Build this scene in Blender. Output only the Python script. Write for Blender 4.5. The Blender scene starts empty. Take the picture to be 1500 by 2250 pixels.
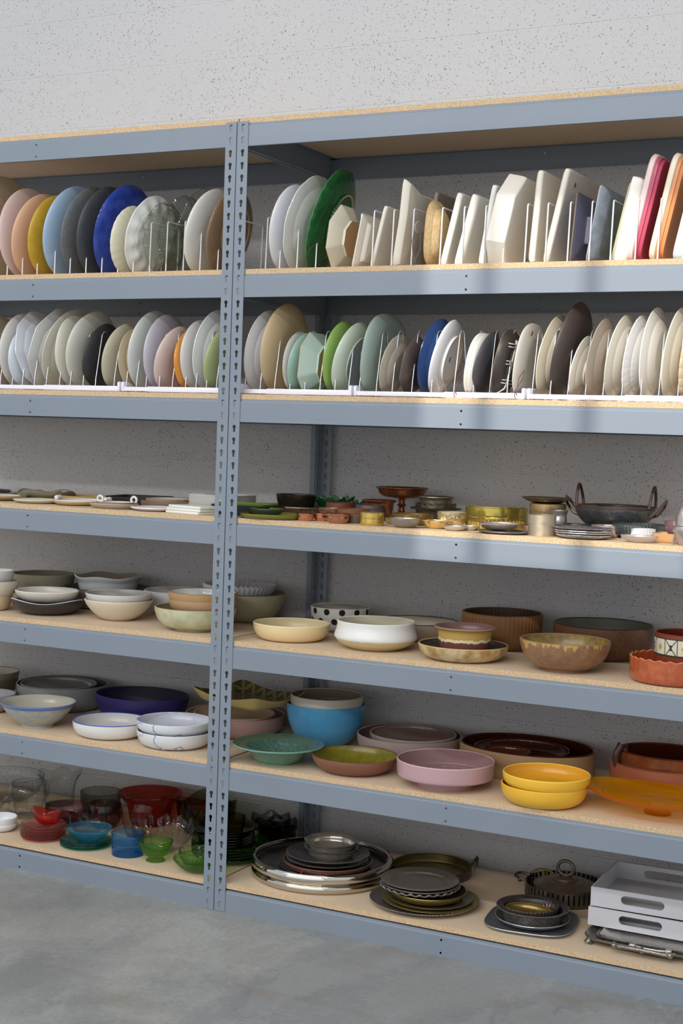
import bpy, bmesh, math, random
from mathutils import Vector, Matrix
from mathutils.geometry import tessellate_polygon

sc = bpy.context.scene
C = sc.collection
PI = math.pi
R = math.radians

# ------------------------------------------------------------------ camera
CAM = (2.378846, -3.897163, 1.489665)
YAW, PITCH, ROLL, FPX = -0.469884, -0.050393, 0.034050, 3241.853
fw = Vector((math.sin(YAW)*math.cos(PITCH), math.cos(YAW)*math.cos(PITCH), math.sin(PITCH)))
rt = fw.cross(Vector((0, 0, 1))).normalized()
up = rt.cross(fw)
cr, sr = math.cos(ROLL), math.sin(ROLL)
rt, up = cr*rt + sr*up, -sr*rt + cr*up
cam = bpy.data.cameras.new('camera')
cam.sensor_fit = 'HORIZONTAL'; cam.sensor_width = 36; cam.lens = FPX*36/1500
cam.clip_start = .05; cam.clip_end = 100
co = bpy.data.objects.new('camera', cam); C.objects.link(co)
M = Matrix((rt, up, -fw)).transposed().to_4x4(); M.translation = Vector(CAM)
co.matrix_world = M
sc.camera = co

# ------------------------------------------------------------------ light
sc.view_settings.view_transform = 'Standard'
try: sc.view_settings.look = 'None'
except Exception: pass
sc.view_settings.gamma = 1
sc.view_settings.use_curve_mapping = False
sc.view_settings.exposure = -0.02
sc.cycles.transparent_max_bounces = 64
sc.cycles.max_bounces = 12
sc.cycles.glossy_bounces = 6
w = bpy.data.worlds.new('world'); sc.world = w; w.use_nodes = True
w.node_tree.nodes['Background'].inputs[0].default_value = (.64, .665, .71, 1)
w.node_tree.nodes['Background'].inputs[1].default_value = 1.0
def area(name, loc, target, sx, sy, power, col):
    l = bpy.data.lights.new(name, 'AREA'); l.shape = 'RECTANGLE'; l.size = sx; l.size_y = sy
    l.energy = power; l.color = col
    o = bpy.data.objects.new(name, l); C.objects.link(o); o.location = loc
    d = Vector(target) - Vector(loc); o.rotation_euler = d.to_track_quat('-Z', 'Y').to_euler()
    return o
# rows of ceiling strip lamps, running parallel to the shelving
COOL = (.97, .985, 1.0)
area('ceiling_strip_near', (.6, -2.3, 4.5), (.6, -1.2, 0), 6.0, .16, 12, COOL)
area('ceiling_strip_mid', (0, -4.6, 5.0), (0, -3.2, 0), 8.0, .22, 145, COOL)
area('ceiling_strip_far', (0, -9.5, 5.2), (0, -2, 1.0), 10.0, .25, 220, COOL)
area('front_fill', (.5, -9.9, 2.2), (.5, 0, 1.6), 12.0, 3.6, 130, (.97, .98, 1.0))  # broad fill light added in front to lift the wall under the shelves
for i, (x, y, z) in enumerate(((-1.6, -4.4, 3.1), (.4, -5.2, 3.2), (2.7, -4.8, 3.2))):
    area('highlight_lamp', (x, y, z), (x*.4, 0, 1.1), .07, 1.2, 11, (1, 1, 1))  # small bright lamps added for crisp highlights on glass and glaze
sun = bpy.data.lights.new('sun', 'SUN'); sun.energy = 2.7; sun.angle = R(.28); sun.color = (1.0, .94, .85)
so = bpy.data.objects.new('sun', sun); C.objects.link(so)
SUND = Vector((-.10, 1.0, -.50)).normalized()      # travelling direction of the sunlight
so.rotation_euler = SUND.to_track_quat('-Z', 'Y').to_euler()
so.location = (2, -12, 6)

# ------------------------------------------------------------------ materials
def lin(c):
    return tuple(((x/255)/12.92 if x/255 <= .04045 else ((x/255+.055)/1.055)**2.4) for x in c[:3]) + (1,)
class NT:
    def __init__(s, name):
        s.m = bpy.data.materials.new(name); s.m.use_nodes = True; s.t = s.m.node_tree
        s.t.nodes.clear(); s.out = s.n('ShaderNodeOutputMaterial')
    def n(s, kind, **k):
        nd = s.t.nodes.new(kind)
        for a, b in k.items(): setattr(nd, a, b)
        return nd
    def l(s, a, b): s.t.links.new(a, b)
    def coord(s, scale=None):
        tc = s.n('ShaderNodeTexCoord'); v = tc.outputs['Object']
        if scale is not None:
            mp = s.n('ShaderNodeMapping'); mp.inputs['Scale'].default_value = scale
            s.l(v, mp.inputs[0]); v = mp.outputs[0]
        return v
    def noise(s, v, scale, detail=3, rough=.5):
        nd = s.n('ShaderNodeTexNoise'); nd.inputs['Scale'].default_value = scale
        nd.inputs['Detail'].default_value = detail; nd.inputs['Roughness'].default_value = rough
        s.l(v, nd.inputs['Vector']); return nd.outputs['Fac']
    def ramp(s, f, lo, hi):
        nd = s.n('ShaderNodeMapRange'); nd.inputs[1].default_value = lo; nd.inputs[2].default_value = hi
        s.l(f, nd.inputs[0]); return nd.outputs[0]
    def mix(s, f, a, b):
        nd = s.n('ShaderNodeMix', data_type='RGBA')
        for i, x in ((6, a), (7, b)):
            if isinstance(x, tuple): nd.inputs[i].default_value = x
            else: s.l(x, nd.inputs[i])
        if isinstance(f, float): nd.inputs[0].default_value = f
        else: s.l(f, nd.inputs[0])
        return nd.outputs[2]
    def math(s, op, a, b=None):
        nd = s.n('ShaderNodeMath', operation=op)
        for i, x in enumerate((a, b)):
            if x is None: continue
            if isinstance(x, (int, float)): nd.inputs[i].default_value = x
            else: s.l(x, nd.inputs[i])
        return nd.outputs[0]
    def bsdf(s, col, rough=.4, metal=0, **k):
        b = s.n('ShaderNodeBsdfPrincipled')
        if isinstance(col, tuple): b.inputs['Base Color'].default_value = col
        else: s.l(col, b.inputs['Base Color'])
        if isinstance(rough, (int, float)): b.inputs['Roughness'].default_value = rough
        else: s.l(rough, b.inputs['Roughness'])
        b.inputs['Metallic'].default_value = metal
        for a, x in k.items(): b.inputs[a.replace('_', ' ')].default_value = x
        s.l(b.outputs[0], s.out.inputs[0]); return b
    def bump(s, b, h, strength=.3, dist=.002):
        nd = s.n('ShaderNodeBump'); nd.inputs['Strength'].default_value = strength
        nd.inputs['Distance'].default_value = dist
        s.l(h, nd.inputs['Height']); s.l(nd.outputs[0], b.inputs['Normal'])
MC = {}
def mat(spec):
    if spec in MC: return MC[spec]
    tk = spec.split(); kind = tk[0]; rgb = tuple(float(x) for x in tk[1:4]); rough = float(tk[4]); tk = tk[5:]
    n = NT({'C': 'ceramic', 'M': 'metal', 'G': 'glass', 'P': 'plastic'}[kind]); col = lin(rgb)
    if kind == 'G':
        # thin tinted glass: coloured transmission plus a fresnel reflection
        lw = n.n('ShaderNodeLayerWeight'); lw.inputs['Blend'].default_value = .5
        thin = tuple(c**.17 for c in col[:3]) + (1,); deep = tuple(.8*c**.7 for c in col[:3]) + (1,)
        tr = n.n('ShaderNodeBsdfTransparent'); n.l(n.mix(n.math('POWER', lw.outputs['Facing'], 2.2), thin, deep), tr.inputs[0])
        gl = n.n('ShaderNodeBsdfGlossy'); gl.inputs['Roughness'].default_value = rough
        fr = n.n('ShaderNodeFresnel'); fr.inputs['IOR'].default_value = 1.5
        ge = n.n('ShaderNodeNewGeometry'); kf = n.math('MULTIPLY', fr.outputs[0], n.math('SUBTRACT', 1.0, ge.outputs['Backfacing']))
        ms = n.n('ShaderNodeMixShader'); n.l(kf, ms.inputs[0])
        n.l(tr.outputs[0], ms.inputs[1]); n.l(gl.outputs[0], ms.inputs[2]); 
        if tk and tk[0] == 'd':     # slightly cloudy coloured glass
            df = n.n('ShaderNodeBsdfDiffuse'); df.inputs[0].default_value = col
            tl = n.n('ShaderNodeBsdfTranslucent'); tl.inputs[0].default_value = col
            m1 = n.n('ShaderNodeMixShader'); n.l(df.outputs[0], m1.inputs[1]); n.l(tl.outputs[0], m1.inputs[2])
            m2 = n.n('ShaderNodeMixShader'); m2.inputs[0].default_value = float(tk[1])
            n.l(ms.outputs[0], m2.inputs[1]); n.l(m1.outputs[0], m2.inputs[2]); ms = m2
        n.l(ms.outputs[0], n.out.inputs[0])
        MC[spec] = n.m; return n.m
    v = n.coord(); c = col
    i = 0; bnds = []
    if kind == 'M': c = col = tuple(x**.8 for x in col[:3]) + (1,)
    while i < len(tk):
        if tk[i] == 'v':
            f = n.math('MULTIPLY', n.ramp(n.noise(v, float(tk[i+4])*6, 4), .38, .62), .7); c = n.mix(f, c, lin([float(x) for x in tk[i+1:i+4]])); i += 5
        elif tk[i] == 'm':      # veined marbling
            f = n.noise(v, float(tk[i+4])*1.3, 3); f = n.math('ABSOLUTE', n.math('SUBTRACT', f, .5)); f = n.math('MULTIPLY', n.ramp(f, .03, 0.0), n.ramp(n.noise(v, float(tk[i+4])*.6, 2), .42, .6))
            c = n.mix(f, c, lin([float(x) for x in tk[i+1:i+4]])); i += 5
        elif tk[i] == 's':      # fine dark speckles
            f = n.ramp(n.noise(v, 420, 1), .66, .70); d = min(1., .12*float(tk[i+1])); i += 2
            if i+2 < len(tk) and tk[i].isdigit(): i += 3
            c = n.mix(n.math('MULTIPLY', f, d), c, (.12, .10, .08, 1))
        elif tk[i] == 'b':
            amp = float(tk[i+1]); bnds = [float(x) for x in tk[i+2:]]; i = len(tk)
    if bnds:                     # glaze bands by height over the foot, ragged edge
        sp = n.n('ShaderNodeSeparateXYZ'); n.l(v, sp.inputs[0])
        zz = n.math('ADD', sp.outputs[2], n.math('MULTIPLY', n.math('SUBTRACT', n.noise(n.coord((60, 60, 14)), 1.0, 2), .5), amp))
        up_ = len(bnds) == 4 and bnds[0] < .04 and rgb[0] > 200
        for k in range(0, len(bnds), 4):
            z0 = bnds[k]; f = n.ramp(zz, z0+.003, z0-.003) if up_ else n.ramp(zz, z0-.001, z0+.001)
            c = n.mix(f, c, lin(bnds[k+1:k+4]))
    b = n.bsdf(c, rough, .75 if kind == 'M' and rough > .1 else (1.0 if kind == 'M' else 0.0))
    if kind == 'M':
        n.l(n.ramp(n.noise(v, 60, 4), -1.0, 2.2), b.inputs['Roughness'])
        nd = n.n('ShaderNodeMapRange'); nd.inputs[1].default_value = .3; nd.inputs[2].default_value = .7
        nd.inputs[3].default_value = rough*.8; nd.inputs[4].default_value = min(1, rough*1.5)
        n.l(n.noise(v, 45, 5), nd.inputs[0]); n.l(nd.outputs[0], b.inputs['Roughness'])
    elif kind == 'C' and rough > .28:
        n.bump(b, n.noise(v, 90, 3), .12, .002)
    MC[spec] = n.m; return n.m

def mat_paint():
    n = NT('blue_grey_painted_steel'); v = n.coord()
    c = n.mix(n.noise(v, 3, 3), lin((124, 134, 145)), lin((131, 141, 152)))
    b = n.bsdf(c, .42); n.bump(b, n.noise(v, 350, 2), .05, .001); return n.m
def mat_dark_paint():
    n = NT('shelf_bracket_steel'); b = n.bsdf(lin((120, 135, 152)), .45); return n.m
def mat_board_edge():
    n = NT('particleboard_edge'); v = n.coord((1, 1, 1))
    a = n.noise(v, 330, 3, .7); c = n.mix(n.ramp(a, .33, .62), lin((182, 150, 112)), lin((218, 191, 153)))
    c = n.mix(n.math('MULTIPLY', n.ramp(n.noise(v, 420, 2), .62, .70), .8), c, lin((132, 102, 72)))
    b = n.bsdf(c, .75); n.bump(b, a, .5, .001); return n.m
def mat_board_face():
    n = NT('particleboard_face'); v = n.coord((1, 1, 1))
    c = n.mix(n.noise(v, 9, 4), lin((216, 192, 162)), lin((226, 203, 174)))
    c = n.mix(n.math('MULTIPLY', n.ramp(n.noise(v, 260, 2), .55, .75), .35), c, lin((198, 168, 134)))
    b = n.bsdf(c, .6); return n.m
def mat_wall():
    n = NT('painted_block_wall')
    tc = n.n('ShaderNodeTexCoord'); sp = n.n('ShaderNodeSeparateXYZ'); n.l(tc.outputs['Object'], sp.inputs[0])
    cb = n.n('ShaderNodeCombineXYZ')
    n.l(n.math('ADD', sp.outputs[0], .331+.305), cb.inputs[0]); n.l(n.math('ADD', sp.outputs[2], -2.818+.2032*20), cb.inputs[1])
    br = n.n('ShaderNodeTexBrick'); n.l(cb.outputs[0], br.inputs['Vector'])
    br.inputs['Scale'].default_value = 1; br.inputs['Mortar Size'].default_value = .004
    br.inputs['Mortar Smooth'].default_value = .6; br.inputs['Brick Width'].default_value = .61
    br.inputs['Row Height'].default_value = .2032; br.offset = .5
    v = tc.outputs['Object']
    pit = n.noise(v, 185, 2, .5); area_ = n.noise(v, 3.0, 2)
    thr = n.math('ADD', pit, n.math('MULTIPLY', area_, .10))
    pm = n.ramp(thr, .708, .738)
    base = n.mix(n.noise(v, 1.3, 3), lin((186, 187, 190)), lin((196, 195, 194)))
    c = n.mix(n.math('MULTIPLY', pm, .75), base, lin((84, 80, 76)))
    c = n.mix(n.math('MULTIPLY', br.outputs['Fac'], .12), c, lin((235, 235, 235)))
    b = n.bsdf(c, .55)
    h = n.math('SUBTRACT', n.math('MULTIPLY', n.noise(v, 130, 4), .4), n.math('ADD', n.math('MULTIPLY', pm, .9), n.math('MULTIPLY', br.outputs['Fac'], 1.1)))
    n.bump(b, h, .45, .004); return n.m
def mat_floor():
    n = NT('polished_concrete'); v = n.coord()
    a = n.noise(v, 1.6, 6, .6); c = n.mix(n.ramp(a, .38, .62), lin((134, 136, 134)), lin((170, 170, 165)))
    gr = n.noise(v, 55, 8, .75); c = n.mix(n.math('MULTIPLY', n.ramp(gr, .4, .62), .28), c, lin((104, 105, 102)))
    sp = n.n('ShaderNodeSeparateXYZ'); n.l(v, sp.inputs[0])
    # darker slab patch on the right, its edge running diagonally to the shelving
    e = n.math('ADD', n.math('ADD', n.math('MULTIPLY', sp.outputs[0], FL[0]), n.math('MULTIPLY', sp.outputs[1], FL[1])), FL[2])
    e = n.math('ADD', e, n.math('MULTIPLY', n.math('SUBTRACT', n.noise(v, 9, 5), .5), .12))
    c = n.mix(n.math('MULTIPLY', n.ramp(e, -.02, .02), .5), c, lin((124, 128, 132)))
    st = n.ramp(n.noise(n.coord((1, 2.2, 1)), 2.3, 5, .6), .56, .70)
    c = n.mix(n.math('MULTIPLY', st, .5), c, lin((124, 114, 94)))
    wt = n.ramp(n.noise(n.coord((1.7, .8, 1)), 1.5, 8, .72), .545, .56)
    c = n.mix(n.math('MULTIPLY', wt, .14), c, lin((188, 188, 184)))
    fine = n.ramp(n.noise(n.coord((2, 7, 1)), 18, 10, .8), .56, .66)
    c = n.mix(n.math('MULTIPLY', fine, .42), c, lin((92, 90, 84)))
    scr = n.noise(n.coord((.7, 26, 1)), 5, 2, .5); scr = n.ramp(n.math('ABSOLUTE', n.math('SUBTRACT', scr, .5)), .006, 0)
    c = n.mix(n.math('MULTIPLY', scr, n.math('MULTIPLY', n.ramp(n.noise(v, 4, 2), .45, .6), .6)), c, lin((196, 198, 198)))
    b = n.bsdf(c, .45); n.bump(b, n.noise(v, 40, 6), .12, .002); return n.m
FL = (1.0, 0.0, -.406)

# ------------------------------------------------------------------ object helpers
def link(name, me, parent=None, loc=(0, 0, 0), rot=(0, 0, 0)):
    o = bpy.data.objects.new(name, me); C.objects.link(o)
    o.location = loc; o.rotation_euler = rot
    if parent is not None: o.parent = parent
    return o
def tag(o, label, cat, group=None):
    o['label'] = label; o['category'] = cat
    if group: o['group'] = group
    return o
def empty(name, label, cat, loc=(0, 0, 0), rz=0, group=None):
    o = link(name, None, None, loc, (0, 0, rz)); o.empty_display_size = .05
    return tag(o, label, cat, group)
def finish(bm, name, mats, sharp=35, doubles=False):
    if doubles: bmesh.ops.remove_doubles(bm, verts=bm.verts, dist=1e-5)
    bmesh.ops.recalc_face_normals(bm, faces=bm.faces)
    me = bpy.data.meshes.new(name); bm.to_mesh(me); bm.free()
    for m in mats: me.materials.append(mat(m) if isinstance(m, str) else m)
    me.shade_smooth(); me.set_sharp_from_angle(angle=R(sharp)); return me
def box(bm, x0, x1, y0, y1, z0, z1, mi=0, bev=0):
    v = [bm.verts.new((x, y, z)) for x in (x0, x1) for y in (y0, y1) for z in (z0, z1)]
    fs = [bm.faces.new([v[i] for i in f]) for f in ((0, 1, 3, 2), (4, 6, 7, 5), (0, 4, 5, 1), (2, 3, 7, 6), (0, 2, 6, 4), (1, 5, 7, 3))]
    for f in fs: f.material_index = mi
    if bev: bmesh.ops.bevel(bm, geom=list({e for f in fs for e in f.edges}), offset=bev, segments=2, affect='EDGES', profile=.5)
    return fs
def tube(bm, pts, r, segs=8, closed=False, mi=0):
    pts = [Vector(p) for p in pts]; n = len(pts); rings = []; ref = None
    for i, p in enumerate(pts):
        a = pts[(i-1) % n] if (closed or i > 0) else p
        b = pts[(i+1) % n] if (closed or i < n-1) else p
        t = (b-a).normalized()
        if ref is None:
            ref = Vector((0, 0, 1)) if abs(t.z) < .9 else Vector((1, 0, 0))
        u = (ref - t*ref.dot(t)); 
        if u.length < 1e-6: u = t.orthogonal()
        u.normalize(); ref = u; w_ = t.cross(u)
        rr = r[i] if isinstance(r, (list, tuple)) else r
        rings.append([bm.verts.new(p+u*rr*math.cos(2*PI*k/segs)+w_*rr*math.sin(2*PI*k/segs)) for k in range(segs)])
    for i in range(n if closed else n-1):
        A, B = rings[i], rings[(i+1) % n]
        for k in range(segs):
            f = bm.faces.new((A[k], A[(k+1) % segs], B[(k+1) % segs], B[k])); f.material_index = mi
    if not closed:
        for A in (rings[0], rings[-1]): bm.faces.new(A).material_index = mi
def round_path(pts, rad=.008, n=4):
    pts = [Vector(p) for p in pts]; out = [pts[0]]
    for i in range(1, len(pts)-1):
        a, b, c = pts[i-1], pts[i], pts[i+1]
        r1 = min(rad, (a-b).length*.49, (c-b).length*.49)
        p0 = b+(a-b).normalized()*r1; p1 = b+(c-b).normalized()*r1
        for k in range(n+1):
            t = k/n; out.append(p0*(1-t)**2 + b*2*t*(1-t) + p1*t*t)
    out.append(pts[-1]); return out
def ball(bm, c, r, seg=12, mi=0, sz=(1, 1, 1)):
    v = bmesh.ops.create_uvsphere(bm, u_segments=seg, v_segments=max(6, seg//2), radius=r,
        matrix=Matrix.Translation(c) @ Matrix.Diagonal((sz[0], sz[1], sz[2], 1)))['verts']
    for x in v:
        for f in x.link_faces: f.material_index = mi
def lathe(bm, pts, segs=32, c=(0, 0, 0), mi=0):
    rings = []
    for r, z in pts:
        if r < 1e-6: rings.append([bm.verts.new((c[0], c[1], c[2]+z))])
        else: rings.append([bm.verts.new((c[0]+r*math.cos(2*PI*k/segs), c[1]+r*math.sin(2*PI*k/segs), c[2]+z)) for k in range(segs)])
    for A, B in zip(rings, rings[1:]):
        for k in range(segs):
            q = [A[k % len(A)], A[(k+1) % len(A)], B[(k+1) % len(B)], B[k % len(B)]]
            q = list(dict.fromkeys(q))
            if len(q) > 2: bm.faces.new(q).material_index = mi

# ------------------------------------------------------------------ vessels: plates, bowls, dishes
def outline(ol, th):
    c, s = math.cos(th), math.sin(th)
    if ol == 'round': return 1
    if ol == 'rect': e = 22; return (abs(c)**e+abs(s)**e)**(-1/e)
    if ol == 'cut': return 1/max(abs(c), abs(s), (abs(c)+abs(s))/1.5)
    if ol == 'oct': return 1/max(abs(c), abs(s), (abs(c)+abs(s))/1.42)
    k = ol[0]
    if k == 'sq': e = ol[1]; return (abs(c)**e+abs(s)**e)**(-1/e)
    if k == 'polyr':
        m = 2*PI/ol[1]; a = ((th+.3) % m)-m/2; return .25+.75*math.cos(m/2)/math.cos(a)
    if k == 'scal': return 1-ol[2]+ol[2]*abs(math.sin(ol[1]*th/2))**.6
    if k == 'blob':
        rn = random.Random(ol[1]); r_ = 1
        for j in range(2, 8): r_ += ol[2]/(j-1)*math.cos(j*th+rn.uniform(0, 6.28))
        return r_/(1+ol[2]*.6)
    if k == 'lens': e = 1.35; return (abs(c)**e+abs(s*1.5)**e)**(-1/e)
    return 1
def body_pts(kind, b, n, pp, N=14):
    if pp:
        out = []
        for i in range(len(pp)-1):
            p0 = pp[max(i-1, 0)]; p1 = pp[i]; p2 = pp[i+1]; p3 = pp[min(i+2, len(pp)-1)]
            for k in range(4):
                t = k/4; q = []
                for a in (0, 1):
                    m1 = (p2[a]-p0[a])*.3; m2 = (p3[a]-p1[a])*.3
                    if (p2[a]-p1[a])*(p1[a]-p0[a]) <= 0: m1 = 0
                    if (p3[a]-p2[a])*(p2[a]-p1[a]) <= 0: m2 = 0
                    q.append((2*t**3-3*t*t+1)*p1[a]+(t**3-2*t*t+t)*m1+(-2*t**3+3*t*t)*p2[a]+(t**3-t*t)*m2)
                out.append(tuple(q))
        out.append(pp[-1]); return out
    def se(b, n, N):
        r_ = []
        for k in range(N+1):
            a = k/N*PI/2; r_.append((b+(1-b)*math.sin(a)**(2/n), 1-math.cos(a)**(2/n)))
        return r_
    if kind == 'rim':
        r1, z1 = .76, .52
        w_ = [(b*.95+(r1-b*.95)*((r-b)/(1-b)), z*z1) for r, z in se(b, 1.2, N-3)]
        for k in range(1, 6):
            t = k/5; w_.append((r1+(1-r1)*t, z1+(1-z1)*(t**1.3)))
        return w_
    return se(b, n, N)
def vessel(Rr, H, mats, b=.55, n=2, t=.005, ol='round', ar=1, prof='se', pp=None, foot=None, ff=0, fr=0,
           rw=None, fl=None, tw=0, bumps=None, innerz=None, solid=0, rimw=0, peak=0, inrim=None, pierce=0,
           dots=0, pattern=0, lace=0, dot=0, mark=0, **_):
    mats = list(mats)
    if mats[0][0] == 'G' and len(mats) == 1:       # the thick rim of glass reads darker
        q = mats[0].split(); mats = [mats[0], mats[0], 'G %d %d %d .05' % tuple(int(float(a)*.62) for a in q[1:4])]
    mm = [mats[0], mats[1] if len(mats) > 1 else mats[0], mats[2] if len(mats) > 2 else mats[0], mats[3] if len(mats) > 3 else mats[0]]
    if prof == 'pts': prof = 'se'
    N = 14
    if bumps: N = 22
    if dots or pattern or pierce: N = 110 if dots else 26
    if pattern: pp = [(0, 0), (.93, 0), (.97, .04), (.98, .2), (.985, .28), (.987, .36), (.989, .44), (.99, .5), (.991, .54), (.992, .58), (.993, .62), (.994, .66), (.995, .7), (.996, .74), (.997, .78), (.998, .82), (.998, .86), (.999, .9), (1, 1)]
    fh = foot[1] if foot else 0; fb = foot[0] if foot else 0
    bp = [(r*Rr, fh+z*(H-fh)) for r, z in body_pts(prof, b, n, pp, N)]
    ring = []                      # (r, z, mat, progress, side)
    if foot:
        bp = [p for p in bp if p[0] > fb*Rr+1e-4]
        if ff: ring += [(0, 0, 3), (fb*Rr, 0, 3), (fb*Rr, fh, 0)]
        else:
            wd = max(.004, fr*Rr if fr else .005)
            ring += [(0, fh, 0), (fb*Rr-wd, fh, 0), (fb*Rr-wd, 0, 3), (fb*Rr, 0, 3), (fb*Rr, fh, 0)]
        bp = [(fb*Rr, fh)]+bp if 0 else bp
    elif bp[0][0] > 1e-5: ring.append((0, bp[0][1], 0))
    nb0 = len(ring)
    for i, p in enumerate(bp):
        m_ = 2 if (rimw and p[1] > fh+(H-fh)*(1-rimw)) else 0
        ring.append((p[0], p[1], m_))
    ring = [(r, z, m, 1) for r, z, m in ring]
    if not solid:
        last = bp[-1]; prev = bp[-2]
        inn = []
        for i, p in enumerate(bp):
            a = bp[max(i-1, 0)]; c = bp[min(i+1, len(bp)-1)]
            dr, dz = c[0]-a[0], c[1]-a[1]; L = math.hypot(dr, dz) or 1
            q = (p[0]-dz/L*t, p[1]+dr/L*t)
            inn.append((q[0], q[1], p))
        tip = ((last[0]+inn[-1][0])/2, (last[1]+inn[-1][1])/2)
        dr, dz = last[0]-prev[0], last[1]-prev[1]; L = math.hypot(dr, dz) or 1
        tipp = (tip[0]+dr/L*t*.45, tip[1]+dz/L*t*.45)
        ring.append((tipp[0], tipp[1], 2, 1))
        zmin = (innerz*H if innerz is not None else fh)+t
        prevr = 1e9
        for k, q in enumerate(reversed(inn)):
            if innerz is not None and q[2][1] < innerz*H: break
            if q[1] < zmin-1e-6 and q[0] < Rr*.9: q = (q[0], zmin, q[2])
            if q[0] <= 1e-4 or q[0] > prevr+.02*Rr: continue
            prevr = q[0]
            m_ = 2 if (k == 0) else 1
            if inrim and inrim[0] < q[0]/Rr < inrim[1]: m_ = 3
            ring.append((q[0], q[1], m_, 2))
        ring.append((0, max(zmin, 0) if innerz is None else ring[-1][1], 1, 2))
    big = Rr > .04
    S_ = 96 if big else 48
    if isinstance(ol, tuple) and ol[0] == 'scal' and ol[1] > 16 or (fl and fl[0] > 16) or (rw and rw[0] > 16): S_ = 240
    if dots: S_ = 480
    if pattern: S_ = 240
    if pierce: S_ = 288
    bm = bmesh.new(); vr = []
    bl = []
    if bumps:
        for k in range(bumps[0]):
            a = 2*PI*(k+.5)/bumps[0]; bl.append((Rr*bumps[1]*math.cos(a), Rr*bumps[1]*math.sin(a)*ar))
    for r, z, m, side in ring:
        if r < 1e-5: vr.append([bm.verts.new((0, 0, z))]); continue
        row = []; w_ = max(0., (z-fh)/max(H-fh, 1e-4)); u = r/Rr
        for k in range(S_):
            th = 2*PI*k/S_
            e = outline(ol, th); sh = 1+(e-1)*min(1, u*1.15) if isinstance(ol, tuple) and ol[0] in ('scal', 'blob', 'polyr') else e
            rr = r*sh; zz = z
            if fl: rr += fl[1]*math.cos(fl[0]*(th+tw*w_))*min(1, w_*2)
            if rw: rr *= 1+rw[2]*math.cos(rw[0]*th)*w_**2; zz += rw[1]*math.cos(rw[0]*th)*w_**2
            x, y = rr*math.cos(th), rr*math.sin(th)*ar
            if peak:
                q = max(0, x/Rr*(-y)/(Rr*ar)-.25); x += peak*q*1.2; zz += peak*q*.3
            for bx, by in bl:
                d2 = ((x-bx)**2+(y-by)**2)/bumps[2]**2
                if d2 < 6: zz -= bumps[3]*math.exp(-d2)
            row.append(bm.verts.new((x, y, zz)))
        vr.append(row)
    for i in range(len(vr)-1):
        A, B = vr[i], vr[i+1]; m = ring[i+1][2]; z0, z1 = ring[i][1], ring[i+1][1]; zc = (z0+z1)/2/H
        for k in range(S_):
            if pierce and .25 < zc < .82 and k % 6 < 2: continue
            q = [A[k % len(A)], A[(k+1) % len(A)], B[(k+1) % len(B)], B[k % len(B)]]; q = list(dict.fromkeys(q))
            if len(q) < 3: continue
            f = bm.faces.new(q); f.material_index = m
            th = 2*PI*(k+.5)/S_; rc = (ring[i][0]+ring[i+1][0])/2
            if dots and ring[i+1][3] == 1:
                arc = th*Rr
                for (zd, off, sp_) in ((.88, 0, 12), (.48, .5, 12)):
                    kk = round(th/(2*PI)*sp_-off); da = (th-2*PI*(kk+off)/sp_)*rc
                    if da*da+((zc-zd)*H)**2 < .0105**2: f.material_index = 4
            if pattern and ring[i+1][3] == 1:
                if zc > .92 or zc < .52: f.material_index = 3
                else:
                    cell = k % 16; ci = k//16; v_ = (zc-.52)/.40
                    on_ = cell == 0 or zc > .90 or zc < .56
                    if ci % 2 == 0: on_ = on_ or abs(cell/16-v_) < .04 or abs(1-cell/16-v_) < .04 or ((cell/16-.5)**2*2+(v_-.5)**2 < .03)
                    f.material_index = 4 if on_ else (5 if (ci % 2 and (abs(cell/16-.5)+abs(v_-.5)) < .22) else 0)
    if dots: mm.append('C 35 28 24 .2')
    if pattern: mm[3] = 'C 130 62 42 .3'; mm += ['C 50 60 50 .3', 'C 200 165 80 .3']
    return finish(bm, 'vessel', mm, 32)

# ------------------------------------------------------------------ the setting
def mk_plane(name, x0, x1, y0, y1, z0, z1, m):
    bm = bmesh.new(); box(bm, x0, x1, y0, y1, z0, z1)
    o = link(name, finish(bm, name, [m])); o['kind'] = 'structure'; return o
mk_plane('floor', -6, 7, -10.2, .76, -.12, 0, mat_floor())
WALLM = mat_wall()
mk_plane('wall_back', -6, 7, .64, .76, 0, 4.6, WALLM)
# wall behind the photographer, with the window the sun comes through
bm = bmesh.new()
WY = -10.2
WX0, WX1, WZ0, WZ1 = 1.62, 3.9, 6.22, 7.38
box(bm, -6, WX0, WY-.15, WY, 0, 8.8); box(bm, WX1, 7, WY-.15, WY, 0, 8.8)
box(bm, WX0, WX1, WY-.15, WY, 0, WZ0); box(bm, WX0, WX1, WY-.15, WY, WZ1, 8.8)
o = link('wall_front', finish(bm, 'wall_front', [WALLM])); o['kind'] = 'structure'
bm = bmesh.new()
for x in (WX0, 1.835, 2.14, 2.46, 2.80, 3.14, 3.48, WX1-.05): box(bm, x, x+.05, WY-.10, WY-.04, WZ0, WZ1)
box(bm, WX0, WX1, WY-.10, WY-.04, WZ0, WZ0+.04); box(bm, WX0, WX1, WY-.10, WY-.04, WZ1-.04, WZ1)
o = link('window_1', finish(bm, 'window_1', ['C 90 92 95 .4'])); o['kind'] = 'structure'

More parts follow.
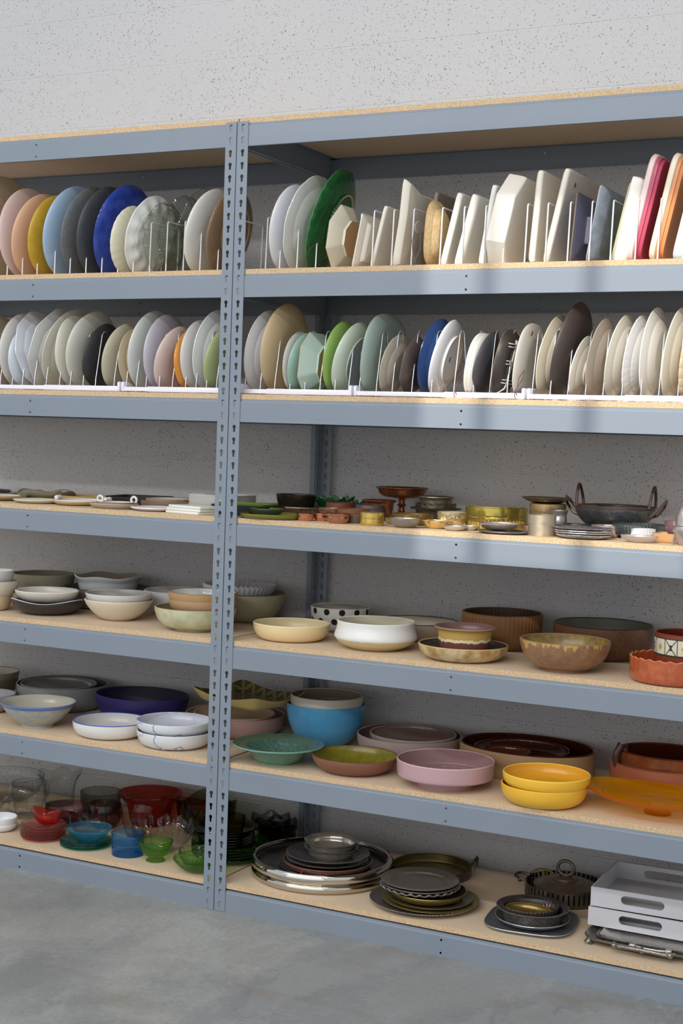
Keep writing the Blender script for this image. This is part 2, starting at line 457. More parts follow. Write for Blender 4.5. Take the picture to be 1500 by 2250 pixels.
# ------------------------------------------------------------------ shelving
PAINT = mat_paint(); EDGE = mat_board_edge(); FACE = mat_board_face()
PT = .0381; H0 = 2.42; W = 1.54; D = .6135
LEV = [0, 12, 22, 32, 42, 52, 62]
def zi(i): return H0-i*PT
def keyhole():
    pts = []; r1, r2 = .0060, .0035; a0 = math.asin(r2/r1)
    for k in range(13):
        a = -PI/2+a0+(2*PI-2*a0)*k/12; pts.append((r1*math.cos(a), .0058+r1*math.sin(a)))
    for k in range(7):
        a = PI+PI*k/6; pts.append((r2*math.cos(a), -.0075+r2*math.sin(a)))
    return pts
def perforated(bm, holes, outer, put, th):
    """flat sheet with holes; put(u,v,depth)->3d"""
    loops = [outer]+holes
    tris = tessellate_polygon([[Vector((p[0], p[1], 0)) for p in l] for l in loops])
    flat = [p for l in loops for p in l]
    fr_ = [bm.verts.new(put(u, v, 0)) for u, v in flat]; bk = [bm.verts.new(put(u, v, th)) for u, v in flat]
    for t_ in tris:
        try: bm.faces.new([fr_[i] for i in t_]); bm.faces.new([bk[i] for i in reversed(t_)])
        except ValueError: pass
    o = 0
    for li, l in enumerate(loops):
        m = len(l)
        if li > 0 or True:
            for k in range(m):
                if li == 0 and put.skip: continue
                a, b_ = o+k, o+(k+1) % m
                bm.faces.new((fr_[a], fr_[b_], bk[b_], bk[a]))
        o += m
def post_mesh(fx, fy):
    """angle post, corner at origin, front flange along fx*X, side flange along fy*Y; 64 key holes per flange"""
    bm = bmesh.new(); kh = keyhole(); wdt = .0385
    class Put:
        skip = True
        def __init__(s, f): s.f = f
        def __call__(s, u, v, d): return s.f(u, v, d)
    for flange in (0, 1):
        for c in range(64):
            z0 = c*PT
            outer = [(0, z0), (wdt, z0), (wdt, z0+PT), (0, z0+PT)]
            hl = [(wdt*.52+x, z0+PT/2+y) for x, y in reversed(kh)]
            if flange == 0: f = lambda u, v, d: (fx*u, fy*d, v)
            else: f = lambda u, v, d: (fx*d, fy*u, v)
            perforated(bm, [hl], outer, Put(f), .0018)
        a = .0018; zt = 64*PT
        f = (lambda u, v, d: (fx*u, fy*d, v)) if flange == 0 else (lambda u, v, d: (fx*d, fy*u, v))
        for q in (((wdt, 0), (wdt, zt)), ((0, 0), (wdt, 0)), ((0, zt), (wdt, zt))):
            vs = [bm.verts.new(f(q[0][0], q[0][1], 0)), bm.verts.new(f(q[1][0], q[1][1], 0)), bm.verts.new(f(q[1][0], q[1][1], a)), bm.verts.new(f(q[0][0], q[0][1], a))]
            bm.faces.new(vs)
    # rolled outer corner bead
    return finish(bm, 'post', [PAINT], 30, True)
def prism(bm, prof_, x0, x1, axis='x'):
    P = (lambda a, y, z: (a, y, z)) if axis == 'x' else (lambda a, y, z: (y, a, z))
    A = [bm.verts.new(P(x0, *p)) for p in prof_]; B = [bm.verts.new(P(x1, *p)) for p in prof_]
    n = len(prof_)
    for k in range(n): bm.faces.new((A[k], A[(k+1) % n], B[(k+1) % n], B[k]))
    bm.faces.new(A); bm.faces.new(B)
def chan(s=1, yo=0):
    """steel channel section; outer face towards -s*Y"""
    p = [(0, -.055), (0, .0055), (.0008, .008), (.0032, .0100), (.0034, .0135), (.0046, .0145), (.030, .0145), (.030, .0127), (.0056, .0127), (.0052, .0092), (.0022, .0070), (.0018, -.0532), (.012, -.0532), (.012, -.055)]
    return [(yo+s*y, z) for y, z in p]
def beam_mesh(s, holes):
    bm = bmesh.new()
    if not holes: prism(bm, chan(s), .004, W-.004)
    else:
        # flat web is a real sheet with two punched holes at mid span
        y1 = .0018
        prism(bm, [(s*a, b) for a, b in [(0, .0055), (.0008, .008), (.0032, .0100), (.0034, .0135), (.0046, .0145), (.030, .0145), (.030, .0127), (.0056, .0127), (.0052, .0092), (.0022, .0070), (.0018, .0055)]], .004, W-.004)
        prism(bm, [(s*a, b) for a, b in [(0, -.0532), (0, -.055), (.012, -.055), (.012, -.0532)]], .004, W-.004)
        class Put:
            skip = True
            def __call__(q, u, v, d): return (u, s*d, v)
        hs = [[(W/2+.0035*math.cos(-2*PI*k/14), zc+.0035*math.sin(-2*PI*k/14)) for k in range(14)] for zc in (-.0053, -.0431)]
        perforated(bm, hs, [(.004, -.0532), (W-.004, -.0532), (W-.004, .0055), (.004, .0055)], Put(), y1)
    return finish(bm, 'beam', [PAINT], 25)
def rivet_mesh():
    bm = bmesh.new(); lathe(bm, [(0, .0016), (.0026, .0016), (.0038, .0009), (.0041, 0), (.0041, -.004), (0, -.004)], 16)
    return finish(bm, 'rivet', [PAINT], 40)
POSTM = {}
RIV = rivet_mesh()
BM_ = {(s, h): beam_mesh(s, h) for s in (1, -1) for h in (0, 1)}
def side_mesh():
    bm = bmesh.new(); prism(bm, [(p[0], p[1]) for p in chan(1)], .012, D-.012, 'y')
    return finish(bm, 'side_brace', [PAINT], 25)
def side_mesh_m():
    bm = bmesh.new(); prism(bm, [(-p[0], p[1]) for p in chan(1)], .012, D-.012, 'y')
    return finish(bm, 'side_brace', [PAINT], 25)
SIDE = {1: side_mesh(), -1: side_mesh_m()}
def board_mesh():
    bm = bmesh.new(); box(bm, .0045, W-.0045, .0048, D-.0048, .0149, .0305, 0)
    for f in bm.faces:
        if abs(f.normal.z) > .5 or f.calc_center_median().z > .030 or f.calc_center_median().z < .0155: f.material_index = 1
    bm.faces.ensure_lookup_table(); bm.normal_update()
    for f in bm.faces: f.material_index = 1 if abs(f.normal.z) > .5 else 0
    return finish(bm, 'shelf_board', [EDGE, FACE])
BOARD = board_mesh()
def unit(x0, label):
    u = empty('shelving_unit', label, 'shelving unit', (x0, 0, 0), 0, 'steel storage shelving units')
    for ex, fx in ((.0015, 1), (W-.0015, -1)):
        for ey, fy in ((-.0024, 1), (D+.0024, -1)):
            k = (fx, fy)
            if k not in POSTM: POSTM[k] = post_mesh(fx, fy)
            link('post', POSTM[k], u, (ex, ey, .0008))
    for li, i in enumerate(LEV):
        z = zi(i) - (.005 if i == 62 else 0)
        for s, y in ((1, 0), (-1, D)):
            hol = 0 if (x0 > -.5 and i == 0 and s == 1) else 1
            b = link('beam', BM_[(s, hol)], u, (0, y, z))
            if s == 1:
                for ex in (.0015+.0385*.52, W-.0015-.0385*.52):
                    for k in (0, 1):
                        link('rivet', RIV, b, (ex, -.0002, zi(i+k)-.0075-z), (PI/2, 0, 0))
        for sx, X in ((1, .0036), (-1, W-.0036)): link('side_brace', SIDE[sx], u, (X, 0, z))
        bd = link('shelf_board', BOARD, u, (0, 0, zi(i)))
        if i == 0:
            bd.location = (0.004 if x0 < -.5 else 0, 0, zi(i)); 
    return u
unit(0.0, 'blue-grey steel shelving unit right of the centre posts')
unit(-W, 'blue-grey steel shelving unit left of the centre posts')

# ------------------------------------------------------------------ wire racks
WIRE = 'M 205 208 214 .3'; WWIRE = 'P 232 232 234 .35'; RAIL = 'P 232 230 240 .35'
ZT = zi(12)+.0305; ZR = zi(22)+.0305
def top_rack(xs, label, y0=.088, dep=.16, h=.168):
    r = empty('wire_plate_rack', label, 'plate rack', ((xs[0]+xs[-1])/2, y0, ZT), 0, 'white wire racks on the top shelf')
    cx = (xs[0]+xs[-1])/2
    for y in (0, dep):
        bm = bmesh.new(); tube(bm, [(xs[0]-cx-.012, y, .0025), (xs[-1]-cx+.012, y, .0025)], .0022)
        link('base_wire', finish(bm, 'base_wire', [WWIRE]), r)
    bm = bmesh.new(); tube(bm, round_path([(0, 0, .0025), (.004, 0, h), (.004, dep, h), (0, dep, .0025)], .008), .0022)
    me = finish(bm, 'divider', [WWIRE])
    for x in xs: link('divider', me, r, (x-cx, 0, .0))
top_rack([-.953, -.888, -.825, -.752, -.688, -.623], 'white wire plate rack under the grey plates at the far left')
top_rack([-.559, -.495, -.434, -.370, -.307], 'white wire plate rack under the glass plates')
top_rack([-.241, -.178, -.112, -.049, .062], 'white wire plate rack beside the brown plate at the posts')
top_rack([.112, .173, .238, .301, .385], 'white wire plate rack under the green platter')
top_rack([.448, .512, .576, .666], 'white wire plate rack under the small cream platters', y0=.046)
top_rack([.734, .800, .860, .925], 'white wire plate rack under the off-white square platters', y0=.046)
top_rack([.985, 1.050, 1.112], 'white wire plate rack between the slab platters and the blue dish', y0=.046)
top_rack([1.172, 1.241, 1.303, 1.372], 'white wire plate rack under the red tray', y0=.046)
def rail_rack(xa, xb, xs, label, step):
    r = empty('dish_rack', label, 'dish rack', ((xa+xb)/2, .045, ZR), 0, 'white railed dish racks on the second shelf'); cx = (xa+xb)/2
    for y, nm in ((0, 'rail'), (.125, 'rail')):
        bm = bmesh.new(); box(bm, xa-cx+.002, step-cx, y-.003, y+.009, .004, .0175, 0, .0015); box(bm, step-cx-.004, xb-cx-.002, y-.0045, y+.0105, .003, .0195, 0, .0015)
        link(nm, finish(bm, nm, [RAIL]), r)
    for x in (xa+.006, xb-.006):
        bm = bmesh.new(); box(bm, x-cx-.005, x-cx+.005, -.006, .137, .002, .034, 0, .0045)
        link('end_cap', finish(bm, 'end_cap', [RAIL], 40), r)
    bm = bmesh.new()
    tube(bm, [(-.001, .004, .0015), (-.001, .004, .012), (0, .006, .045), (0, .034, .186), (0, .043, .197), (0, .056, .199), (0, .066, .192), (0, .068, .180), (0, .100, .045), (-.001, .126, .012), (-.001, .126, .0015)], .0019)
    me = finish(bm, 'divider', [WIRE], 60)
    for x in xs: link('divider', me, r, (x-cx, 0, 0))
rail_rack(-1.05, -.440, [-.99, -.939, -.888, -.844, -.794, -.744, -.689, -.645, -.593, -.543, -.469], 'white railed dish rack at the left frame edge', -.744)
rail_rack(-.436, -.055, [-.420, -.381, -.344, -.293, -.243, -.193, -.154, -.115, -.078], 'white railed dish rack left of the posts, under the lavender plate', -.33)
rail_rack(.006, .400, [.025, .080, .131, .184, .236, .288, .339, .385], 'white railed dish rack right of the posts, under the celadon dishes', .11)
rail_rack(.404, .944, [.421, .477, .529, .592, .654, .725, .785, .835, .888], 'white railed dish rack under the blue and white plates', .70)
rail_rack(.948, 1.50, [.963, 1.016, 1.067, 1.118, 1.168, 1.221, 1.274, 1.323, 1.375, 1.43], 'white railed dish rack at the right frame edge', 1.235)

# ------------------------------------------------------------------ the dishes
# name, label, category, group, base centre, (turn, lean), radius, height, glazes, form
ITEMS = [
('serving_plate','large beige plate with a brown line, leftmost on the top shelf','plate',None,(-1.0471,0.212,2.1767),(0,4.0),0.1820,0.0300,('C 190 170 140 .45',),dict(n=1.6,t=0.004)),
('serving_plate','pale pink plate on edge beside the peach plate','plate',None,(-0.9195,0.1865,2.1523),(0,2.9),0.1565,0.0250,('C 216 190 180 .5',),dict(n=1.6,t=0.004)),
('serving_plate','peach plate on edge between the pink and mustard plates','plate',None,(-0.8611,0.1777,2.1366),(0,11.9),0.1477,0.0250,('C 222 175 140 .5',),dict(n=1.6,t=0.004)),
('serving_plate','mottled mustard yellow plate on edge','plate',None,(-0.7931,0.1725,2.1336),(0,9.7),0.1425,0.0250,('C 200 165 50 .4 v 192 148 44 5',),dict(n=1.6,t=0.004)),
('serving_plate','light blue plate on edge beside the mustard plate','plate',None,(-0.7297,0.1882,2.1478),(0,11.0),0.1582,0.0250,('C 165 190 215 .4',),dict(n=1.6,t=0.004)),
('serving_plate','matte mid-grey plate on edge beside the light blue plate','plate',None,(-0.6563,0.1849,2.1442),(0,11.4),0.1549,0.0250,('C 110 112 112 .6 v 95 98 100 12',),dict(n=1.6,t=0.004)),
('serving_plate','dark charcoal grey plate on edge beside the blue glass plate','plate',None,(-0.5916,0.184,2.1435),(0,11.2),0.1540,0.0250,('C 72 76 80 .45 v 62 66 70 12',),dict(n=1.6,t=0.004)),
('glass_plate','cobalt blue swirled glass plate on edge','plate',None,(-0.5219,0.187,2.1438),(0,13.8),0.1570,0.0250,('C 58 82 178 .06 v 36 56 140 4', 'C 58 82 178 .06', 'G 190 200 220 .03'),dict(n=1.6,t=0.004)),
('serving_plate','small cream scalloped plate leaning before the blue glass plate','plate',None,(-0.4589,0.1454,2.1084),(0,7.5),0.1154,0.0250,('C 220 215 190 .4',),dict(n=1.6,t=0.004,ol=('scal',24,0.012))),
('egg_plate','white milk glass egg plate with rounded egg hollows','plate',None,(-0.4011,0.1635,2.1219),(0,14.1),0.1335,0.0200,('C 232 232 226 .15',),dict(t=0.004,prof='rim',bumps=(12,0.78,0.02,0.012))),
('glass_plate','faded yellow floral glass plate tucked behind the egg plate','plate',None,(-0.5014,0.385,2.1296),(0,5),0.1350,0.0250,('G 190 185 120 .1',),dict(n=1.6,t=0.004)),
('pressed_glass_plate','pressed glass plate with scalloped fan rim beside the egg plate','plate',None,(-0.3345,0.1483,2.114),(0,3.3),0.1183,0.0250,('G 205 215 200 .06',),dict(n=1.6,t=0.004,ol=('scal',14,0.05),rw=(14,0.004,0.0),fl=(56,0.0015),bumps=(10,0.74,0.024,0.014))),
('pressed_glass_plate','ribbed pressed glass plate, second of the three clear glass plates','plate',None,(-0.2759,0.1605,2.1211),(0,10.4),0.1305,0.0250,('G 212 220 208 .06',),dict(n=1.6,t=0.004,ol=('scal',16,0.04),fl=(64,0.0025),bumps=(10,0.72,0.028,0.016))),
('pressed_glass_plate','clear smooth glass plate with chipped-looking rim beside the white plate','plate',None,(-0.2042,0.1729,2.132),(0,11.9),0.1429,0.0250,('G 215 222 212 .04',),dict(n=1.6,t=0.004,ol=('scal',10,0.03),fl=(20,0.0015))),
('serving_plate','glossy white plate on edge behind the brown plate by the post','plate',None,(-0.1718,0.1709,2.1279),(0,14.1),0.1409,0.0250,('C 228 225 218 .12',),dict(n=1.6,t=0.004)),
('serving_plate','glossy brown plate on edge behind the centre posts','plate',None,(-0.0888,0.1568,2.1238),(0,13.7),0.1363,0.0250,('C 128 104 78 .12', 'C 128 104 78 .12', 'C 150 125 95 .3', 'C 175 150 115 .5'),dict(b=0.62,n=1.6,t=0.004,ar=0.93,foot=(0.62,0.005),fr=0.03)),
('serving_plate','bluish white plate on edge, first right of the centre posts','plate',None,(0.1328,0.1685,2.1303),(0,8.8),0.1385,0.0250,('C 222 224 230 .1', 'C 222 224 230 .1', 'C 215 200 160 .2'),dict(b=0.5,n=1.6,t=0.004)),
('serving_platter','white platter with a wavy rim before the green platter','plate',None,(0.1883,0.184,2.1409),(0,13.8),0.1540,0.0250,('C 226 224 218 .1',),dict(n=1.6,t=0.004,ol=('scal',10,0.022),prof='rim')),
('serving_platter','large glossy bottle green platter with a pale foot ring','plate',None,(0.261,0.2019,2.1479),(9,17.4),0.1687,0.0350,('C 28 98 48 .06 v 20 74 36 4', 'C 30 105 50 .1', 'C 60 150 70 .1', 'C 205 190 150 .5'),dict(b=0.56,n=1.5,t=0.004,foot=(0.56,0.006),fr=0.035,fl=(26,0.0012))),
('octagonal_plate','cream octagonal dish with an unglazed tan base','dish',None,(0.3427,0.1272,2.0896),(0,7),0.0972,0.0350,('C 222 214 192 .35', 'C 222 214 192 .35', 'C 205 175 130 .4', 'C 190 150 100 .6'),dict(n=1.2,t=0.004,ol='oct',foot=(0.55,0.008),ff=1)),
('square_platter','small cream square platter right of the octagonal dish','platter',None,(0.4157,0.1405,2.0713),(0,10.5),0.0790,0.0200,('C 226 218 202 .5',),dict(b=0.7,n=3,ol='rect',ar=1.12,prof='rim')),
('square_platter','thin cream square platter between two wires, third right of the green platter','platter',None,(0.4701,0.1552,2.0849),(0,13),0.0922,0.0100,('C 226 218 202 .5',),dict(b=0.92,n=3,ol='rect',ar=1.12)),
('square_platter','cream platter with one tall pointed corner','platter',None,(0.5469,0.1804,2.108),(0,8),0.1146,0.0200,('C 226 218 202 .5',),dict(b=0.92,n=1.4,ol='rect',ar=1.12,peak=0.035)),
('square_platter','dark taupe rectangular tray behind the bread-coloured dish','platter',None,(0.6102,0.2471,2.1091),(0,6),0.1134,0.0100,('C 130 118 105 .6',),dict(b=0.92,n=3,ol='rect',ar=1.12)),
('oval_dish','tan rough oval dish with a toasted rim','dish',None,(0.6543,0.102,2.0916),(0,3),0.0960,0.0300,('C 222 196 150 .6 v 205 165 105 18', 'C 225 205 170 .5', 'C 200 150 90 .6'),dict(n=1.6,t=0.004,ol=('sq',3),ar=0.75,prof='rim')),
('square_platter','off-white square platter with a tiny pierced hole near its corner','platter',None,(0.7042,0.1719,2.098),(0,13),0.1070,0.0160,('C 224 220 208 .4',),dict(b=0.92,n=3,ol='rect',ar=1.12)),
('square_platter','soft white rounded square platter right of the pierced platter','platter',None,(0.7534,0.1689,2.0937),(0,14),0.1044,0.0200,('C 232 228 216 .5',),dict(b=0.8,n=3,ol='rect',ar=1.12)),
('square_platter','pale grey-white square tray with a double raised edge','platter',None,(0.8151,0.1802,2.1081),(0,9),0.1144,0.0140,('C 222 222 214 .4',),dict(b=0.92,n=3,ol='rect',ar=1.12)),
('square_baking_dish','deep faceted white dish with cut corners standing on edge','dish',None,(0.8818,0.1421,2.1148),(0,12),0.1319,0.0550,('C 232 226 214 .3',),dict(b=0.88,n=6,t=0.007,ol='cut',ar=0.85)),
('square_platter','thick white slab platter with a wavy edge','platter',None,(0.9598,0.1693,2.1264),(0,4),0.1304,0.0140,('C 226 218 202 .5',),dict(b=0.92,n=3,t=0.012,ol='rect',ar=0.9)),
('square_platter','tall white slab platter marked with a round brown dot','platter',None,(1.0192,0.202,2.1254),(0,12),0.1340,0.0140,('C 226 218 202 .5',),dict(b=0.92,n=3,t=0.01,ol='rect',ar=1.12,dot=1)),
('square_platter','small rough blue glazed square dish with a raised square foot','platter',None,(1.0888,0.16,2.0917),(0,4),0.0964,0.0250,('C 95 105 140 .4 v 120 100 80 30', 'C 95 105 140 .3', 'C 120 100 85 .6', 'C 120 125 160 .4'),dict(b=0.4,n=3,ol='rect',ar=1.12,prof='rim',foot=(0.4,0.012),ff=1)),
('square_platter','blue-grey square platter right of the rough blue dish','platter',None,(1.1431,0.1717,2.0989),(0,9),0.1068,0.0250,('C 150 158 172 .3 v 120 130 125 6', 'C 150 158 172 .3', 'C 225 225 225 .3'),dict(b=0.75,n=1.5,ol='rect',ar=1.12)),
('square_platter','greenish square dish tucked behind the thick white dish','platter',None,(1.2004,0.1941,2.1032),(0,12),0.1108,0.0120,('C 190 190 150 .4',),dict(b=0.92,n=3,ol='rect',ar=1.12)),
('square_platter','thick white square dish left of the red tray','platter',None,(1.2366,0.1836,2.1059),(0,11),0.1175,0.0350,('C 234 228 218 .2',),dict(b=0.8,n=3,ol='rect',ar=1.12)),
('square_platter','glossy raspberry red stacked tray, taller than the white dish beside it','platter',None,(1.276,0.2198,2.1372),(0,12),0.1498,0.0320,('C 196 80 105 .25', 'C 190 70 95 .3', 'C 235 205 200 .3'),dict(b=0.92,n=3,t=0.008,ol=('sq',9),ar=1.12,pp=[(0,0),(0.86,0),(0.9,0.05),(0.92,0.3),(0.95,0.33),(0.95,0.38),(0.96,0.6),(0.985,0.64),(0.99,0.7),(1,1)],rimw=0.4)),
('square_platter','orange stacked tray at the right edge of the top shelf','platter',None,(1.3367,0.2193,2.1367),(0,12),0.1494,0.0320,('C 226 150 95 .3', 'C 210 120 70 .3', 'C 235 225 200 .3'),dict(b=0.92,n=3,t=0.008,ol=('sq',9),ar=1.12,pp=[(0,0),(0.86,0),(0.9,0.05),(0.92,0.3),(0.95,0.33),(0.95,0.38),(0.96,0.6),(0.985,0.64),(0.99,0.7),(1,1)],rimw=0.4)),
('square_platter','pale blue tray cut off by the right frame edge','platter',None,(1.3928,0.1795,2.1024),(0,12),0.1139,0.0300,('C 205 220 228 .3',),dict(b=0.86,n=5,ol=('sq',9),ar=1.12)),
('serving_plate','tan plate cut off by the left frame edge','plate',None,(-1.0025,0.146,1.7469),(0,-1.6),0.1260,0.0250,('C 190 172 148 .5',),dict(n=1.6,t=0.004)),
('serving_plate','off-white rimmed plate, second from the left frame edge','plate',None,(-0.8976,0.1498,1.7483),(0,3.6),0.1298,0.0250,('C 205 202 195 .3',),dict(n=1.6,t=0.004)),
('serving_plate','pale blue-grey plate between two white plates','plate',None,(-0.8585,0.122,1.7222),(0,0.4),0.1020,0.0250,('C 200 206 212 .3',),dict(n=1.6,t=0.004)),
('serving_plate','bluish white angular plate beside the faceted plate','plate',None,(-0.8301,0.1551,1.7573),(0,-6.3),0.1351,0.0250,('C 212 215 222 .2',),dict(n=1.6,t=0.004,ol=('polyr',9),prof='rim')),
('serving_plate','light grey faceted octagonal plate','plate',None,(-0.7661,0.1634,1.7515),(0,14.6),0.1434,0.0300,('C 210 210 205 .15',),dict(n=1.6,t=0.004,ol=('polyr',8),prof='rim')),
('serving_plate','warm ivory round plate behind the slim ivory plate','plate',None,(-0.7093,0.1598,1.748),(0,15.8),0.1398,0.0250,('C 205 200 182 .3',),dict(n=1.6,t=0.004,prof='rim')),
('serving_plate','slim ivory plate with an uneven rim','plate',None,(-0.6648,0.1463,1.7458),(0,1.6),0.1263,0.0250,('C 208 204 188 .45',),dict(n=1.6,t=0.004,ol=('blob',3,0.02))),
('serving_plate','large ivory plate with a rough left edge behind the black plate','plate',None,(-0.616,0.1549,1.7494),(0,9.3),0.1349,0.0250,('C 208 205 192 .4',),dict(n=1.6,t=0.004,ol=('blob',5,0.015))),
('serving_plate','matte black uneven plate behind a wire loop','plate',None,(-0.5505,0.1314,1.7249),(0,11.0),0.1114,0.0250,('C 50 48 50 .5',),dict(n=1.6,t=0.004,ol=('blob',8,0.025))),
('serving_plate','sandy speckled plate right of the black plate','plate',None,(-0.4716,0.1325,1.725),(0,12.2),0.1125,0.0250,('C 190 182 158 .5 s 5',),dict(n=1.6,t=0.004)),
('serving_plate','small ringed tan plate half hidden by the tall pale plate','plate',None,(-0.407,0.1213,1.7217),(0,-0.2),0.1013,0.0250,('C 188 168 138 .5',),dict(n=1.6,t=0.004,prof='rim')),
('serving_plate','tall pale grey-green plate left of the lavender plate','plate',None,(-0.3715,0.1528,1.7479),(0,8.6),0.1328,0.0250,('C 205 207 200 .25',),dict(n=1.6,t=0.004)),
('serving_plate','lavender plate on edge','plate',None,(-0.3113,0.1453,1.743),(0,4.9),0.1253,0.0250,('C 190 184 192 .35',),dict(n=1.6,t=0.004)),
('serving_plate','blush pink plate left of the orange plate','plate',None,(-0.266,0.1288,1.7187),(0,15.3),0.1088,0.0250,('C 212 190 182 .45',),dict(n=1.6,t=0.004)),
('serving_plate','amber orange plate, mostly hidden by a pale plate','plate',None,(-0.1957,0.1172,1.7177),(0,-0.5),0.0972,0.0250,('C 208 140 60 .15',),dict(n=1.6,t=0.004)),
('serving_plate','pale stone plate right of the orange plate','plate',None,(-0.1719,0.1354,1.7344),(0,2.6),0.1154,0.0250,('C 205 202 196 .35',),dict(n=1.6,t=0.004)),
('serving_plate','glossy white deep-rimmed plate left of the centre posts','plate',None,(-0.1158,0.153,1.7476),(0,8.0),0.1330,0.0320,('C 218 218 216 .1',),dict(n=1.6,t=0.004,prof='rim')),
('serving_plate','soft green plate left of the centre posts','plate',None,(-0.0818,0.1231,1.7159),(0,12.0),0.1031,0.0250,('C 165 175 125 .4',),dict(n=1.6,t=0.004)),
('serving_plate','glossy white deep-rimmed plate right of the centre posts','plate',None,(0.0718,0.1515,1.7458),(0,8.4),0.1315,0.0320,('C 216 214 212 .1',),dict(n=1.6,t=0.004,prof='rim')),
('serving_plate','tall tan plate with a ridge line, tallest near the posts','plate',None,(0.1306,0.1621,1.7569),(0,7.2),0.1421,0.0350,('C 190 168 128 .5', 'C 190 168 128 .5', 'C 215 198 155 .5'),dict(n=1.6,t=0.004)),
('serving_plate','small textured grey-white dish left of the mint plate','plate',None,(0.1937,0.1156,1.7139),(0,4.8),0.0956,0.0200,('C 205 203 195 .6 v 150 150 140 90',),dict(n=1.6,t=0.004)),
('serving_plate','small mint green plate left of the faceted dish','plate',None,(0.2166,0.1145,1.7091),(0,9.8),0.0945,0.0250,('C 150 182 165 .4',),dict(n=1.6,t=0.004)),
('serving_plate','pale celadon faceted dish with a tan base','plate',None,(0.2754,0.1134,1.7094),(0,5),0.0934,0.0450,('C 178 198 186 .35', 'C 178 198 186 .35', 'C 200 170 120 .5', 'C 190 160 115 .6'),dict(b=0.6,n=1,t=0.004,ol='cut',foot=(0.6,0.006),ff=1)),
('serving_plate','bright lime green plate','plate',None,(0.3369,0.1326,1.7286),(0,7.5),0.1126,0.0250,('C 140 175 90 .3',),dict(n=1.6,t=0.004)),
('serving_plate','pale celadon deep-rimmed plate with a grey base','plate',None,(0.3773,0.1347,1.7221),(0,16.2),0.1147,0.0300,('C 195 208 188 .15', 'C 195 208 188 .15', 'C 200 212 190 .2', 'C 160 162 162 .5'),dict(b=0.66,n=1.6,t=0.004,foot=(0.66,0.004),ff=1)),
('serving_plate','large sage green oval platter','plate',None,(0.464,0.163,1.7406),(0,7.2),0.1244,0.0250,('C 155 172 162 .4',),dict(b=0.7,n=1.6,t=0.004,ol=('sq',2.6),ar=1.15)),
('serving_plate','small sandy scalloped plate before the sage platter','plate',None,(0.529,0.1123,1.7049),(0,12.6),0.0923,0.0250,('C 185 175 158 .35',),dict(n=1.6,t=0.004,ol=('scal',14,0.02),prof='rim')),
('serving_plate','dark brown angular plate with speckled rim','plate',None,(0.5917,0.1119,1.7053),(0,11.5),0.0919,0.0250,('C 92 78 72 .4', 'C 92 78 72 .4', 'C 120 105 90 .4 s 8'),dict(n=1.6,t=0.004,ol=('polyr',7))),
('serving_plate','deep blue plate behind the white footed plate','plate',None,(0.6509,0.1361,1.73),(0,10.4),0.1161,0.0250,('C 55 85 140 .15', 'C 55 85 140 .15', 'C 40 60 110 .2'),dict(n=1.6,t=0.004,prof='rim')),
('serving_plate','large white footed plate with double foot rings and a blue mark','plate',None,(0.6804,0.1391,1.7276),(5,14.6),0.1174,0.0250,('C 226 226 228 .1', 'C 226 226 228 .1', 'C 220 220 225 .1', 'C 200 180 150 .5'),dict(b=0.62,n=1.6,t=0.004,foot=(0.62,0.007),fr=0.03,mark=1)),
('oval_tray','white oval tray, outermost of a nested pair, with a brown cord loop','plate',None,(0.7952,0.1145,1.7095),(0,9.3),0.0945,0.0250,('C 226 222 214 .3', 'C 226 222 214 .3'),dict(n=1.6,t=0.004,ol=('sq',2.4))),
('oval_tray','white oval tray nested inside its twin','plate',None,(0.8075,0.1136,1.7075),(0,10.8),0.0936,0.0250,('C 222 218 210 .3',),dict(n=1.6,t=0.004,ol=('sq',2.4))),
('serving_plate','dark graphite plate right of the white oval trays','plate',None,(0.821,0.1181,1.7084),(0,15.2),0.0981,0.0250,('C 82 80 82 .4',),dict(n=1.6,t=0.004,ol=('blob',4,0.02))),
('serving_plate','black oval basket plate laced with white lines','plate',None,(0.8867,0.099,1.7122),(0,10.1),0.0987,0.0300,('C 55 48 44 .4', 'C 55 48 44 .4', 'C 175 140 95 .5'),dict(b=0.7,n=1.6,t=0.004,ol=('sq',2.4),ar=0.8,lace=1)),
('oval_tray','off-white oval tray with a brown dot and a pierced hole','plate',None,(0.9387,0.1277,1.724),(0,8.4),0.1077,0.0200,('C 195 190 180 .4', 'C 195 190 180 .4', 'C 225 220 205 .4'),dict(n=1.6,t=0.004,ol=('sq',2.6),dot=1)),
('serving_plate','pale cream dish with a wavy outline left of the dark platter','plate',None,(1.0174,0.1411,1.7357),(0,8.4),0.1211,0.0300,('C 205 195 172 .35',),dict(n=1.6,t=0.004,ol=('blob',6,0.05),prof='rim')),
('serving_plate','very large dark brown oval platter, tallest on its shelf','plate',None,(1.0678,0.1472,1.7503),(0,12.9),0.1413,0.0350,('C 68 58 56 .45',),dict(n=1.6,t=0.004,ar=0.9)),
('serving_plate','small off-white plate with a cut-out foot ring','plate',None,(1.1099,0.11,1.7025),(0,12.8),0.0900,0.0250,('C 220 212 198 .3', 'C 220 212 198 .3', 'C 222 215 200 .3', 'C 225 215 200 .4'),dict(n=1.6,t=0.004,prof='rim',foot=(0.5,0.006),fr=0.05)),
('serving_plate','dusty beige rimmed plate left of the cream plate','plate',None,(1.1554,0.1347,1.7297),(0,9.0),0.1147,0.0250,('C 205 188 170 .35',),dict(n=1.6,t=0.004,prof='rim')),
('serving_plate','cream rimmed plate left of the frilled white plate','plate',None,(1.2097,0.141,1.7349),(0,10.2),0.1210,0.0250,('C 222 215 200 .25',),dict(n=1.6,t=0.004,ol=('blob',9,0.01),prof='rim')),
('serving_plate','white plate with a finely frilled rim','plate',None,(1.2573,0.1388,1.7343),(0,8.2),0.1188,0.0250,('C 232 230 228 .2',),dict(n=1.6,t=0.004,ol=('scal',30,0.012),prof='rim')),
